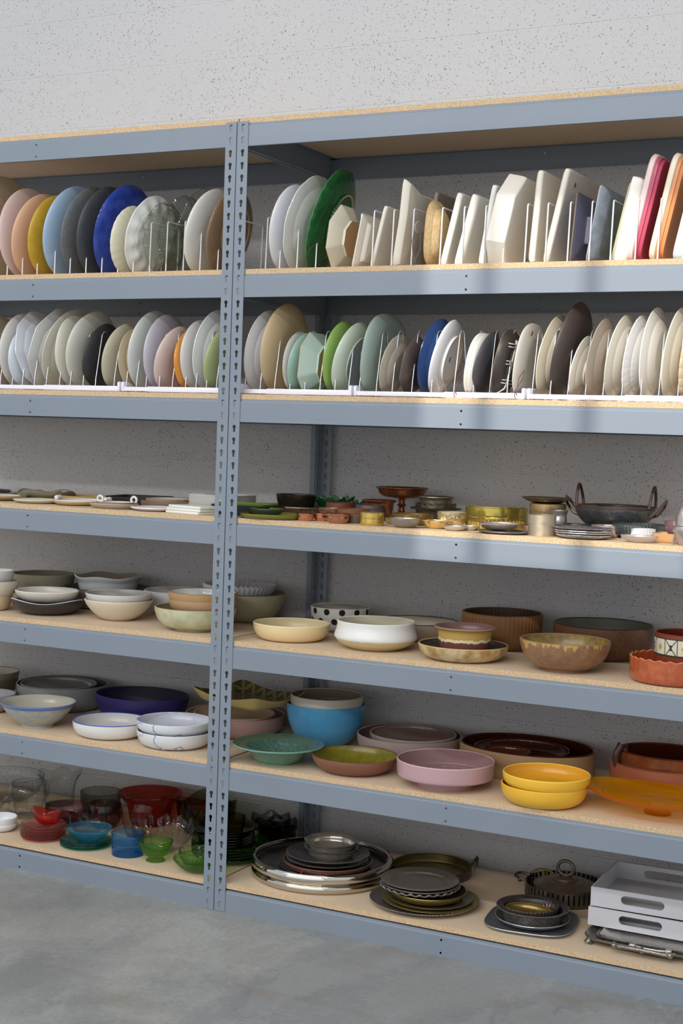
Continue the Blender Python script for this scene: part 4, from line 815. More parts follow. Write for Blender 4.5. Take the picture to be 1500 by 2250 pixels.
('pink_bowl','dusty pink wide bowl, bottom of the stack behind the posts','bowl',None,(-0.2001,0.43,0.4693),(0,None),0.1700,0.0650,('C 175 140 135 .4', 'C 190 165 155 .4'),dict(b=0.68,n=2.5)),
('beige_dish','beige dish nested between the pink bowl and yellow platter','dish',None,(-0.2039,0.43,0.4992),(0,None),0.1404,0.0350,('C 195 170 138 .4',),dict(b=0.7)),
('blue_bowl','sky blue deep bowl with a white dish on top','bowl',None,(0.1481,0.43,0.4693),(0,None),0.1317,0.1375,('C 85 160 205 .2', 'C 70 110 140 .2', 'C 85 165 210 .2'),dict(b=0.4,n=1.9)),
('white_dish','white shallow dish resting on the sky blue bowl','dish',None,(0.1504,0.43,0.5948),(0,None),0.1211,0.0400,('C 205 196 184 .15', 'C 148 136 118 .12', 'C 205 198 186 .15'),dict(b=0.9,n=6)),
('flanged_bowl','green bowl with a wide flat rim carved with a notched band','bowl',None,(0.1523,0.1053,0.4693),(0,None),0.1424,0.0551,('C 110 150 125 .2 v 90 125 105 12', 'C 80 115 100 .2 v 60 85 75 20', 'C 120 160 140 .2', 'C 92 112 88 .4'),dict(b=0.42,pp=[(0,0),(0.42,0),(0.5,0.07),(0.62,0.5),(0.7,0.82),(0.86,0.93),(1,1)],foot=(0.42,0.006),inrim=(0.66,0.82))),
('olive_bowl','shallow terracotta bowl glazed olive green inside','dish',None,(0.4052,0.138,0.4693),(0,None),0.1329,0.0482,('C 135 88 68 .6 s 2', 'C 128 118 38 .25 v 105 100 30 9', 'C 110 75 60 .5'),dict(b=0.6,n=1.7)),
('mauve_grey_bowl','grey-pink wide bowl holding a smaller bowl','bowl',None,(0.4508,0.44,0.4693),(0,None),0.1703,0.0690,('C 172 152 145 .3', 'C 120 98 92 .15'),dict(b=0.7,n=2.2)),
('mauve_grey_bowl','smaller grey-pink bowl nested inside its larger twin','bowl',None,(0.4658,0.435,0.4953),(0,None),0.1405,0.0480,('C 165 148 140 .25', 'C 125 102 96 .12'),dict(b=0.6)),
('pink_dish','glossy pink straight-sided dish on a grey base','dish',None,(0.7093,0.1293,0.4693),(0,None),0.1459,0.0756,('C 190 155 158 .12', 'C 150 118 118 .12', 'C 205 172 172 .15', 'C 80 80 78 .5'),dict(pp=[(0,0),(0.57,0),(0.6,0.015),(0.86,0.08),(0.95,0.13),(0.985,0.26),(1,1)],foot=(0.58,0.02),ff=1)),
('casserole_dish','large tan oval casserole glazed dark brown inside','dish',None,(0.8507,0.445,0.4693),(0,None),0.2166,0.0808,('C 170 138 100 .45', 'C 62 26 16 .08', 'C 60 30 18 .2'),dict(b=0.93,n=6,t=0.009,ar=0.74)),
('glazed_bowl','dark brown glazed bowl inside the tan casserole','bowl',None,(0.8348,0.44,0.5055),(0,None),0.1497,0.0350,('C 75 32 20 .1', 'C 70 30 16 .06'),dict(b=0.7)),
('glazed_bowl','smallest red-brown glazed bowl inside the tan casserole','bowl',None,(0.794,0.41,0.508),(0,None),0.0776,0.0250,('C 90 38 26 .1', 'C 82 34 22 .06'),dict(b=0.7)),
('yellow_bowl','yellow bowl, lower of a stacked pair','bowl',None,(1.0317,0.0893,0.4693),(0,None),0.1229,0.0547,('C 238 185 55 .3', 'C 225 165 45 .3'),dict(b=0.6,n=2.2)),
('yellow_bowl','yellow bowl, upper of a stacked pair','bowl',None,(1.0378,0.0893,0.5139),(0,None),0.1247,0.0420,('C 240 188 58 .25', 'C 228 165 45 .25', 'C 245 205 85 .3'),dict(b=0.65,n=2.5)),
('terracotta_dish','terracotta casserole with a rolled rim, lower of a stacked pair','dish',None,(1.2837,0.44,0.4693),(0,None),0.1615,0.0823,('C 165 95 68 .4', 'C 95 45 28 .15', 'C 130 75 55 .25'),dict(b=0.9,n=5,t=0.009,ar=0.85)),
('handled_casserole','dark glazed terracotta casserole with a lug handle, upper one','dish',None,(1.2946,0.44,0.5108),(0,None),0.1493,0.0750,('C 135 75 42 .15 v 105 50 28 4', 'C 72 30 18 .08', 'C 95 45 28 .12'),dict(b=0.92,n=6,t=0.009,ar=0.82)),
('cake_stand','amber glass footed cake stand with a wavy plate','stand',None,(1.3449,0.15,0.4693),(0,None),0.2041,0.0594,('G 238 150 14 .03 d .4', 'G 240 190 20 .03 d .4', 'G 238 110 30 .05 d .4'),dict(b=0.11,t=0.006,ar=0.72,pp=[(0,0),(0.16,0),(0.19,0.08),(0.14,0.3),(0.13,0.45),(0.2,0.5),(0.6,0.58),(0.88,0.8),(1,1)],innerz=0.52,rw=(2,0.006,0.02))),
('glass_bowl','wide clear glass bowl at the back left','bowl',None,(-1.2125,0.46,0.0883),(0,None),0.1408,0.0872,('G 222 226 222 .03',),dict(b=0.5,t=0.004,fl=(40,0.001))),
('glass_jar','clear waisted glass vase-bowl','vase',None,(-0.9769,0.3,0.0883),(0,None),0.0675,0.1236,('G 222 226 222 .03',),dict(b=0.62,t=0.003,pp=[(0,0),(0.85,0),(1.1,0.2),(1.05,0.35),(0.85,0.48),(0.95,0.55),(1.12,0.68),(1.1,0.82),(1,0.95),(0.92,1)])),
('glass_vase','clear glass handkerchief vase with folded rim','vase',None,(-0.995,0.5,0.0883),(0,None),0.0818,0.1122,('G 222 226 222 .03',),dict(b=0.6,n=5,t=0.003,rw=(6,0.008,0.09),pp=[(0,0),(0.62,0),(0.68,0.1),(0.72,0.5),(0.82,0.8),(1,1)])),
('glass_saucer','clear glass saucer, lower, beneath the gold-rimmed bowl','saucer',None,(-1.0421,0.2,0.0883),(0,None),0.0728,0.0173,('G 222 226 222 .03',),dict(b=0.5,t=0.003)),
('glass_saucer','clear glass saucer, upper, beneath the gold-rimmed bowl','saucer',None,(-1.0527,0.2,0.0923),(0,None),0.0649,0.0200,('G 222 226 222 .03',),dict(b=0.5,t=0.003)),
('gold_rim_bowl','clear conical glass bowl with a gold rim','bowl',None,(-1.0582,0.2,0.1051),(0,None),0.0538,0.0550,('G 222 226 222 .03', 'G 222 226 222 .03', 'M 200 165 80 .2'),dict(b=0.3,n=1,t=0.003)),
('frosted_bowl','small frosted white bowl, lower of two at the left edge','bowl',None,(-0.9338,0.1,0.0883),(0,None),0.0539,0.0249,('C 222 224 226 .3',),dict(b=0.45)),
('frosted_bowl','small frosted white bowl, upper of two at the left edge','bowl',None,(-0.9334,0.1,0.0957),(0,None),0.0547,0.0400,('C 225 226 228 .3',),dict(b=0.45)),
('pink_glass_plate','bottom pink octagonal glass plate in the stack under the red glass bowl','plate','pink octagonal glass plates',(-0.753,0.1,0.0883),(0,None),0.0779,0.0091,('G 240 180 172 .06 d .1',),dict(b=0.6,n=1.4,t=0.003,ol=('polyr',8))),
('pink_glass_plate','second-lowest pink octagonal glass plate in the stack under the red glass bowl','plate','pink octagonal glass plates',(-0.7532,0.1,0.0958),(0,None),0.0794,0.0090,('G 240 180 172 .06 d .1',),dict(b=0.6,n=1.4,t=0.003,ol=('polyr',8))),
('pink_glass_plate','third-lowest pink octagonal glass plate in the stack under the red glass bowl','plate','pink octagonal glass plates',(-0.7524,0.1,0.1031),(0,None),0.0801,0.0090,('G 240 180 172 .06 d .1',),dict(b=0.6,n=1.4,t=0.003,ol=('polyr',8))),
('pink_glass_plate','fourth-lowest pink octagonal glass plate in the stack under the red glass bowl','plate','pink octagonal glass plates',(-0.7507,0.1,0.1111),(0,None),0.0801,0.0090,('G 240 180 172 .06 d .1',),dict(b=0.6,n=1.4,t=0.003,ol=('polyr',8))),
('pink_glass_plate','fifth-lowest pink octagonal glass plate in the stack under the red glass bowl','plate','pink octagonal glass plates',(-0.751,0.1,0.1204),(0,None),0.0801,0.0090,('G 240 180 172 .06 d .1',),dict(b=0.6,n=1.4,t=0.003,ol=('polyr',8))),
('pink_glass_plate','topmost pink octagonal glass plate in the stack under the red glass bowl','plate','pink octagonal glass plates',(-0.7513,0.1,0.1308),(0,None),0.0786,0.0090,('G 240 180 172 .06 d .1',),dict(b=0.6,n=1.4,t=0.003,ol=('polyr',8))),
('red_glass_bowl','small red glass leaf-shaped bowl on the pink plates','bowl',None,(-0.7403,0.1,0.1368),(0,None),0.0608,0.0480,('G 225 40 20 .03 d .13', 'G 225 40 20 .03 d .13', 'G 240 90 40 .03'),dict(b=0.3,ol=('lens',),ar=0.8,rw=(2,0.006,0))),
('purple_glass_bowl','dusky purple glass bowl behind the pink plates','bowl',None,(-0.8,0.3,0.0883),(0,None),0.0827,0.0633,('G 110 60 80 .04',),dict(b=0.6,t=0.004)),
('smoke_glass_bowl','smoky grey glass bowl with a dark rim','bowl',None,(-0.784,0.47,0.0883),(0,None),0.0746,0.0838,('G 120 125 115 .03', 'G 120 125 115 .03', 'G 40 45 40 .05'),dict(b=0.5,n=2.4,t=0.003)),
('brown_glass_bowl','brown smoked glass bowl before the smoky grey bowl','bowl',None,(-0.6636,0.33,0.0883),(0,None),0.0611,0.0858,('G 110 75 65 .03',),dict(b=0.5,t=0.003,pp=[(0,0),(0.5,0),(0.8,0.15),(1.02,0.5),(1.0,0.75),(0.93,1)])),
('pink_clear_bowl','faint pink clear glass bowl above the teal plates','bowl',None,(-0.669,0.24,0.0883),(0,None),0.0679,0.0693,('G 228 200 200 .03',),dict(b=0.4,t=0.0025)),
('teal_glass_plate','bottom teal glass plate in the stack of four under the blue bowl','plate','teal glass plates',(-0.581,0.11,0.0883),(0,None),0.0855,0.0060,('G 130 210 195 .03 d .06', 'G 130 210 195 .03 d .06', 'G 50 130 120 .05'),dict(b=0.6,n=1.4,t=0.003)),
('teal_glass_plate','second-lowest teal glass plate in the stack of four under the blue bowl','plate','teal glass plates',(-0.5803,0.11,0.0923),(0,None),0.0863,0.0090,('G 130 210 195 .03 d .06', 'G 130 210 195 .03 d .06', 'G 50 130 120 .05'),dict(b=0.6,n=1.4,t=0.003)),
('teal_glass_plate','third-lowest teal glass plate in the stack of four under the blue bowl','plate','teal glass plates',(-0.5805,0.11,0.0963),(0,None),0.0863,0.0090,('G 130 210 195 .03 d .06', 'G 130 210 195 .03 d .06', 'G 50 130 120 .05'),dict(b=0.6,n=1.4,t=0.003)),
('teal_glass_plate','topmost teal glass plate in the stack of four under the blue bowl','plate','teal glass plates',(-0.5807,0.11,0.1023),(0,None),0.0863,0.0090,('G 130 210 195 .03 d .06', 'G 130 210 195 .03 d .06', 'G 50 130 120 .05'),dict(b=0.6,n=1.4,t=0.003)),
('blue_glass_bowl','flared bright blue glass bowl on the teal plates','bowl',None,(-0.5686,0.11,0.1063),(0,None),0.0786,0.0450,('G 110 205 240 .03 d .1', 'G 110 205 240 .03 d .1', 'G 50 150 235 .03 d .13'),dict(b=0.38,n=1.2,t=0.003)),
('blue_glass_dish','blue glass cylinder dish, lower of two','dish',None,(-0.4011,0.1,0.0883),(0,None),0.0537,0.0317,('G 60 155 230 .03 d .1', 'G 60 155 230 .03 d .1', 'G 40 110 190 .03'),dict(b=0.9,n=6,t=0.0035)),
('blue_glass_dish','blue glass cylinder dish, upper of two','dish',None,(-0.4024,0.1,0.1249),(0,None),0.0552,0.0360,('G 90 170 225 .03 d .09', 'G 90 170 225 .03 d .09', 'G 40 110 190 .03'),dict(b=0.9,n=6,t=0.0035)),
('green_footed_bowl','green footed glass bowl before the crystal bowl','bowl',None,(-0.2842,0.09,0.0883),(0,None),0.0568,0.0668,('G 130 200 70 .03 d .09', 'G 130 200 70 .03 d .09', 'G 60 130 50 .03'),dict(b=0.52,t=0.0035,pp=[(0,0),(0.52,0),(0.56,0.05),(0.4,0.16),(0.42,0.2),(0.7,0.34),(0.92,0.62),(0.98,0.85),(1,1)],innerz=0.26)),
('red_glass_bowl','large flared red glass bowl at the back','bowl',None,(-0.561,0.46,0.0883),(0,None),0.1162,0.1100,('G 170 22 10 .06 d .3', 'G 185 30 15 .06 d .3', 'G 90 15 10 .06'),dict(b=0.5,t=0.004,pp=[(0,0),(0.5,0),(0.6,0.12),(0.7,0.62),(0.8,0.78),(1,1)])),
('orange_glass_plate','translucent orange glass plate at the back beside the red bowl','plate',None,(-0.4579,0.53,0.0883),(0,None),0.1014,0.0811,('G 205 110 65 .08 d .35',),dict(b=0.4,t=0.004,ar=0.5)),
('peach_glass_bowl','faint peach clear glass bowl before the red bowl','bowl',None,(-0.5012,0.29,0.0883),(0,None),0.0576,0.0965,('G 228 198 178 .03',),dict(b=0.5,t=0.0025,pp=[(0,0),(0.45,0),(0.62,0.1),(0.85,0.5),(0.88,0.75),(1,1)])),
('crystal_bowl','cut crystal bowl with fan-shaped lobes','bowl',None,(-0.3359,0.21,0.0883),(0,None),0.1108,0.0867,('G 225 226 224 .03',),dict(b=0.4,n=1.5,t=0.004,ol=('scal',12,0.06),fl=(24,0.003),rw=(12,0.008,0.02))),
('green_glass_pitcher','dark green glass wavy-mouthed pitcher bowl','pitcher',None,(-0.3301,0.47,0.0883),(0,None),0.1050,0.1145,('G 60 85 50 .03',),dict(b=0.6,t=0.004,rw=(3,0.014,0.05))),
('swirl_glass_plate','green swirl glass plate by the post, lower one','plate',None,(-0.1056,0.08,0.0883),(0,None),0.0873,0.0390,('G 150 200 105 .03 d .07', 'G 150 200 105 .03 d .07', 'G 50 95 45 .05'),dict(b=0.5,n=1.3,t=0.003,ol=('scal',18,0.03),fl=(18,0.0015),tw=1.2)),
('swirl_glass_bowl','green swirl glass bowl by the post, upper one','bowl',None,(-0.1083,0.08,0.1019),(0,None),0.0684,0.0500,('G 150 200 105 .03 d .07', 'G 150 200 105 .03 d .07', 'G 50 95 45 .05'),dict(b=0.45,n=1.8,t=0.003,ol=('scal',18,0.03),fl=(18,0.0015),tw=1.5)),
('green_glass_plate','bottom bright green glass plate in the stack behind the posts','plate','bright green glass plates',(-0.1037,0.26,0.0883),(0,None),0.1280,0.0204,('G 70 145 30 .05 d .09',),dict(b=0.6,n=1.4,t=0.003)),
('green_glass_plate','second-lowest bright green glass plate in the stack behind the posts','plate','bright green glass plates',(-0.104,0.26,0.1056),(0,None),0.1280,0.0120,('G 70 145 30 .05 d .09',),dict(b=0.6,n=1.4,t=0.003)),
('green_glass_plate','middle bright green glass plate in the stack behind the posts','plate','bright green glass plates',(-0.1043,0.26,0.1145),(0,None),0.1280,0.0120,('G 70 145 30 .05 d .09',),dict(b=0.6,n=1.4,t=0.003)),
('green_glass_plate','second-highest bright green glass plate in the stack behind the posts','plate','bright green glass plates',(-0.1046,0.26,0.1234),(0,None),0.1280,0.0120,('G 70 145 30 .05 d .09',),dict(b=0.6,n=1.4,t=0.003)),
('green_glass_plate','topmost bright green glass plate in the stack behind the posts','plate','bright green glass plates',(-0.1049,0.26,0.1323),(0,None),0.1280,0.0120,('G 70 145 30 .05 d .09',),dict(b=0.6,n=1.4,t=0.003)),
('dark_glass_plate','bottom dark smoky green glass plate above the bright green ones','plate','dark green glass plates',(-0.1209,0.26,0.1311),(0,None),0.0905,0.0120,('G 55 70 45 .05',),dict(b=0.6,n=1.4,t=0.003)),
('dark_glass_plate','second-lowest dark smoky green glass plate above the bright green ones','plate','dark green glass plates',(-0.1212,0.26,0.1401),(0,None),0.0905,0.0120,('G 55 70 45 .05',),dict(b=0.6,n=1.4,t=0.003)),
('dark_glass_plate','third-lowest dark smoky green glass plate above the bright green ones','plate','dark green glass plates',(-0.1216,0.26,0.1499),(0,None),0.0935,0.0120,('G 55 70 45 .05',),dict(b=0.6,n=1.4,t=0.003)),
('dark_glass_plate','third-highest dark smoky green glass plate above the bright green ones','plate','dark green glass plates',(-0.1219,0.26,0.1597),(0,None),0.0965,0.0120,('G 55 70 45 .05',),dict(b=0.6,n=1.4,t=0.003)),
('dark_glass_plate','second-highest dark smoky green glass plate above the bright green ones','plate','dark green glass plates',(-0.1222,0.26,0.1694),(0,None),0.0995,0.0120,('G 55 70 45 .05',),dict(b=0.6,n=1.4,t=0.003)),
('dark_glass_plate','flared topmost dark smoky green glass plate above the bright green ones','plate','dark green glass plates',(-0.1243,0.26,0.1622),(0,None),0.1070,0.0300,('G 55 70 45 .05',),dict(b=0.6,n=1.4,t=0.003)),
('amber_glass_bowl','dark amber fluted glass bowl on the smoky plates','bowl',None,(-0.1147,0.28,0.1609),(0,None),0.0454,0.0600,('G 120 85 20 .04',),dict(b=0.6,t=0.004,fl=(20,0.003))),
('ruffled_glass_bowl','near-black ruffled glass bowl, lowest of the dark stack','bowl',None,(-0.0401,0.46,0.0883),(0,None),0.0692,0.0394,('G 22 16 16 .05',),dict(b=0.5,t=0.004,rw=(6,0.007,0.05))),
('ruffled_glass_bowl','near-black ruffled glass bowl, second of the dark stack','bowl',None,(-0.0399,0.46,0.0953),(0,None),0.0653,0.0500,('G 22 18 16 .05',),dict(b=0.5,t=0.004,rw=(6,0.007,0.05))),
('ruffled_glass_bowl','brown ruffled glass bowl, third of the dark stack','bowl',None,(-0.0416,0.46,0.1191),(0,None),0.0738,0.0500,('G 60 48 40 .05',),dict(b=0.5,t=0.004,rw=(6,0.007,0.05))),
('ruffled_glass_bowl','blue-green ruffled glass bowl, top of the dark stack','bowl',None,(-0.0645,0.46,0.1333),(0,None),0.0701,0.0500,('G 55 75 80 .05',),dict(b=0.5,t=0.004,rw=(6,0.007,0.05))),
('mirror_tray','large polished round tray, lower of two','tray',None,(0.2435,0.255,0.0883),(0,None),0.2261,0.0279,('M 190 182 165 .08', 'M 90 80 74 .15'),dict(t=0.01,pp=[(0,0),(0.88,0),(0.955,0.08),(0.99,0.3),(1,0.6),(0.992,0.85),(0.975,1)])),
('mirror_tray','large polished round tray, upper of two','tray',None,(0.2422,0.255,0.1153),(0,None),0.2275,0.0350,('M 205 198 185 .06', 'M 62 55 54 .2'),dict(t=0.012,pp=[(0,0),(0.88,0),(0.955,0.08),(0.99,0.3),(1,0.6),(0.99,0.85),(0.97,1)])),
('grey_metal_plate','lowest thin dark grey metal plate of three under the copper-edged pan','plate','dark grey metal plates',(0.2615,0.235,0.1222),(0,None),0.1452,0.0100,('M 90 88 86 .3', 'M 80 78 76 .3', 'M 120 118 116 .3'),dict(b=0.6,n=1.4,t=0.002)),
('grey_metal_plate','middle thin dark grey metal plate of three under the copper-edged pan','plate','dark grey metal plates',(0.2638,0.235,0.1267),(0,None),0.1401,0.0100,('M 90 88 86 .3', 'M 80 78 76 .3', 'M 120 118 116 .3'),dict(b=0.6,n=1.4,t=0.002)),
('grey_metal_plate','highest thin dark grey metal plate of three under the copper-edged pan','plate','dark grey metal plates',(0.2644,0.235,0.1306),(0,None),0.1335,0.0100,('M 90 88 86 .3', 'M 80 78 76 .3', 'M 120 118 116 .3'),dict(b=0.6,n=1.4,t=0.002)),
('copper_edged_pan','copper-edged pan with red wire handles','pan',None,(0.2714,0.24,0.1334),(0,None),0.1422,0.0140,('M 165 105 78 .25', 'M 90 78 72 .3', 'M 175 115 88 .25'),dict(b=0.85,n=3,t=0.004)),
('pewter_plate','scalloped pewter plate, lower of two above the copper-edged pan','plate',None,(0.2679,0.24,0.1414),(0,None),0.1307,0.0120,('M 135 130 125 .25',),dict(b=0.6,n=1.3,t=0.003,ol=('scal',10,0.02),prof='rim')),
('pewter_plate','scalloped pewter plate, upper of two above the copper-edged pan','plate',None,(0.2714,0.24,0.1549),(0,None),0.1328,0.0140,('M 140 135 130 .25', 'M 105 100 98 .25'),dict(b=0.6,n=1.3,t=0.003,ol=('scal',10,0.02),prof='rim')),
('pewter_bowl','pewter bowl, lower of two on the pewter plates','bowl',None,(0.2828,0.24,0.1454),(0,None),0.0870,0.0450,('M 140 130 120 .25',),dict(t=0.003,ol=('scal',10,0.015),pp=[(0,0),(0.5,0),(0.62,0.06),(0.82,0.5),(0.86,0.85),(1,1)])),
('pewter_bowl','pewter bowl, upper of two on the pewter plates','bowl',None,(0.2821,0.24,0.1641),(0,None),0.0870,0.0450,('M 150 142 134 .22', 'M 185 178 165 .15'),dict(t=0.003,ol=('scal',10,0.015),pp=[(0,0),(0.5,0),(0.62,0.06),(0.82,0.5),(0.86,0.85),(1,1)])),
('brass_pan','dark brass round pan with loop handles at the back','pan',None,(0.5379,0.46,0.0883),(0,None),0.1304,0.0286,('M 70 60 38 .3', 'M 95 82 42 .3'),dict(b=0.93,n=4,t=0.004)),
('beaded_plate','silver plate with a beaded rim, bottom of the central stack','plate',None,(0.6397,0.17,0.0883),(0,None),0.1655,0.0137,('M 150 142 135 .2', 'M 120 110 105 .2'),dict(b=0.7,n=1.3,t=0.003,prof='rim',rw=(90,0.0006,0.004))),
('brass_plate','flat brass plate just above the beaded plate','plate',None,(0.6614,0.17,0.0964),(0,None),0.1466,0.0100,('M 150 130 70 .25', 'M 130 112 62 .3'),dict(b=0.75,n=1.3,t=0.002,prof='rim')),
('brass_plate','flat brass plate, second above the beaded plate','plate',None,(0.6591,0.17,0.0994),(0,None),0.1280,0.0120,('M 150 132 72 .25', 'M 110 100 80 .3'),dict(b=0.75,n=1.3,t=0.002,prof='rim')),
('brass_bowl','dark brass shallow bowl in the central stack','bowl',None,(0.6509,0.17,0.1034),(0,None),0.1171,0.0300,('M 150 130 60 .22', 'M 60 52 42 .3'),dict(b=0.6,n=1.6,t=0.003)),
('ornate_plate','silver plate with a heavy scrolled edge in the central stack','plate',None,(0.6247,0.17,0.1269),(0,None),0.1216,0.0140,('M 175 165 155 .25 s 5', 'M 130 120 112 .25'),dict(b=0.65,n=1.3,ol=('scal',9,0.025),prof='rim',rw=(27,0.0015,0.006))),
('silver_plate','dull silver plate, second from the top of the central stack','plate',None,(0.6259,0.17,0.1378),(0,None),0.1188,0.0120,('M 150 142 135 .3', 'M 130 122 116 .3'),dict(b=0.7,n=1.3,t=0.003,prof='rim')),
('silver_plate','dull silver plate crowning the central stack','plate',None,(0.6233,0.17,0.1467),(0,None),0.1182,0.0120,('M 150 142 135 .3', 'M 135 120 115 .28 v 150 150 130 9'),dict(b=0.75,n=1.3,t=0.003,prof='rim')),
('square_pewter_plate','rounded square pewter plate at the shelf edge','plate',None,(0.984,0.17,0.0883),(8,None),0.1317,0.0106,('M 150 152 156 .35', 'M 110 110 112 .35'),dict(b=0.8,n=1.5,t=0.003,ol=('sq',3.4))),
('pewter_plate','round pewter plate on the rounded square plate','plate',None,(0.9851,0.17,0.0923),(0,None),0.1092,0.0180,('M 160 160 162 .3', 'M 90 90 92 .3'),dict(b=0.7,n=1.3,t=0.003)),
('pewter_basin','handled pewter basin holding a ridged bowl','bowl',None,(0.9849,0.17,0.0963),(0,None),0.1058,0.0420,('M 130 122 115 .3 v 95 88 84 20', 'M 70 64 62 .3', 'M 150 142 135 .3'),dict(b=0.75,t=0.003,pp=[(0,0),(0.7,0),(0.8,0.1),(0.85,0.85),(1,1)])),
('ridged_bowl','dark ridged bowl inside the pewter basin','bowl',None,(0.9715,0.18,0.1003),(0,None),0.0863,0.0400,('M 90 80 75 .3', 'M 75 64 56 .25'),dict(b=0.5,t=0.003,ol=('scal',44,0.012),fl=(44,0.0015))),
('brass_bowl','small brass oval bowl sitting in the ridged bowl','bowl',None,(0.9737,0.168,0.1082),(0,None),0.0689,0.0220,('M 190 160 50 .18', 'M 120 95 45 .25', 'M 200 165 50 .18'),dict(b=0.6,t=0.003,ar=0.7)),
('pierced_basket','round pierced metal basket dish with side handles','basket',None,(0.9874,0.46,0.0883),(0,None),0.1236,0.0475,('M 78 70 56 .3', 'M 60 54 46 .3'),dict(b=0.95,n=6,t=0.003,pierce=1)),
('domed_cover','domed metal lid with a ring knob inside the pierced basket','cover',None,(0.9883,0.46,0.1242),(0,None),0.0978,0.0120,('M 110 92 75 .3', 'M 110 92 75 .25'),dict(pp=[(0,0),(0.95,0),(1,0.2),(1,0.6),(0.85,1),(0.6,1.8),(0.4,2.0),(0.38,2.4),(0.2,2.7),(0,2.8)],solid=1)),
]
OBJ = {}
for (name, label, cat, grp, loc, rot, rad, hgt, mats, o_) in ITEMS:
    me = vessel(rad, hgt, mats, **o_)
    if rot[1] is None: e = (0, 0, R(rot[0]))
    else: e = (0, R(-90+rot[1]), R(rot[0]))
    ob = tag(link(name, me, None, loc, e), label, cat, grp)
    OBJ[label] = (ob, Vector(loc), rad, hgt)
    if o_.get('dot'):
        bm = bmesh.new(); lathe(bm, [(0, -.001), (.007, -.001), (.007, .0005), (0, .0005)], 16)
        c = link('sticker_dot', finish(bm, 'sticker_dot', ['C 150 105 40 .5']), ob, (rad*.72, -rad*.62, -.0002)); c['label'] = 'round brown sticker dot'
    if o_.get('mark'):
        bm = bmesh.new(); box(bm, -.008, .008, -.003, .003, -.0008, .0006)
        c = link('maker_mark', finish(bm, 'maker_mark', ['C 60 70 120 .4']), ob, (0, -.01, .0066)); c['label'] = 'small blue mark'
    if o_.get('lace'):
        for k, a in enumerate((-.5, .05, .55)):
            for s in (-1, 1):
                bm = bmesh.new(); x = a*rad+s*.0045; wy = rad*.8*math.sqrt(max(0, 1-abs(x/rad)**2.2))
                tube(bm, [(x, wy*.98*q, hgt*max(0, (abs(q)-.68)/.32)**1.6-.0025) for q in [i/8 for i in range(-8, 9)]], .0016, 6)
                link('lace', finish(bm, 'lace', ['C 225 222 215 .5']), ob)
        for k, a in enumerate((-.35, .35)):
            for s in (-1, 1):
                bm = bmesh.new(); y = a*rad*.8+s*.004; wx = rad*.93
                tube(bm, [(wx*q, y+.012*q, hgt*max(0, (abs(q)-.68)/.32)**1.6-.0025) for q in [i/8 for i in range(-8, 9)]], .0016, 6)
                link('lace', finish(bm, 'lace', ['C 225 222 215 .5']), ob)
def ch(label, name, bm, mats, lb=None, sharp=40):
    ob = OBJ[label][0]; c = link(name, finish(bm, name, mats, sharp), ob)
    if lb: c['label'] = lb
    return c
def arc(c, r, a0, a1, n=14, plane='xz', sy=1):
    out = []
    for k in range(n+1):
        a = a0+(a1-a0)*k/n; x, z = r*math.cos(a), r*math.sin(a)*sy
        out.append((c[0]+x, c[1], c[2]+z) if plane == 'xz' else ((c[0]+x, c[1]+z, c[2]) if plane == 'xy' else (c[0], c[1]+x, c[2]+z)))
    return out
# wok and pan handles
L = 'grey steel wok with two low side handles'; _, c, r, h = OBJ[L]
for s in (-1, 1):
    bm = bmesh.new(); tube(bm, [(s*r*.86, -.028, h*.72), (s*r*1.0, -.03, h*.8), (s*(r+.022), -.026, h*1.15), (s*(r+.034), 0, h*1.42), (s*(r+.022), .026, h*1.15), (s*r*1.0, .03, h*.8), (s*r*.86, .028, h*.72)], .0042)
    ch(L, 'handle', bm, ['M 75 62 56 .5'])
L = 'rusty brown pan with two tall loop handles, resting in the wok'; _, c, r, h = OBJ[L]
for s in (-1, 1):
    bm = bmesh.new(); tube(bm, round_path([(s*(r*.97), -.035, h*.93), (s*(r*.99), -.03, h+.025), (s*(r*1.02), 0, h+.072), (s*(r*.99), .03, h+.025), (s*(r*.97), .035, h*.93)], .03, 5), .0046)
    ch(L, 'handle', bm, ['M 70 54 48 .55'])
# white balls
L = 'white oval platter decorated with six white balls'; _, c, r, h = OBJ[L]
for s in (-1, 1):
    for k in (-1, 0, 1):
        bm = bmesh.new(); a = (PI*1.12 if s < 0 else PI*.06)+k*.17
        ball(bm, (r*.92*math.cos(a), r*.92*math.sin(a), h+.007), .0085, 16)
        ch(L, 'ball', bm, ['C 234 232 230 .2'], None, 180)
# ring handles
L = 'white textured dish with two standing ring handles'; _, c, r, h = OBJ[L]
for s in (-1, 1):
    bm = bmesh.new(); tube(bm, arc((s*r*.78, -.02 if s < 0 else .03, h+.009), .0105, 0, 2*PI*23/24, 23), .0042, 10, True)
    ch(L, 'ring_handle', bm, ['C 228 226 222 .5 s 4'], None, 180)
# faceted silver teapot leg and finial
L = 'silver footed pot cut off by the right frame edge'; _, c, r, h = OBJ[L]
for a in (PI*.95, PI*1.6, PI*.3):
    bm = bmesh.new(); tube(bm, [(r*1.0*math.cos(a), r*1.0*math.sin(a), h*.9), (r*.85*math.cos(a), r*.85*math.sin(a), h*.45), (r*1.02*math.cos(a), r*1.02*math.sin(a), -.0)], [.005, .003, .004])
    ch(L, 'leg', bm, ['M 150 135 130 .3'])
# lug handle on the dark casserole
L = 'dark glazed terracotta casserole with a lug handle, upper one'; _, c, r, h = OBJ[L]
bm = bmesh.new(); a = PI*1.18
P = lambda k, z: (r*k*math.cos(a), r*k*math.sin(a), z)
tube(bm, [P(.98, h*.25), P(1.06, h*.55), P(1.05, h*.95), P(.97, h*1.28), P(.88, h*1.22), P(.86, h*.85)], [.008, .010, .011, .012, .010, .008], 10)
ch(L, 'lug_handle', bm, ['C 75 50 42 .25'])
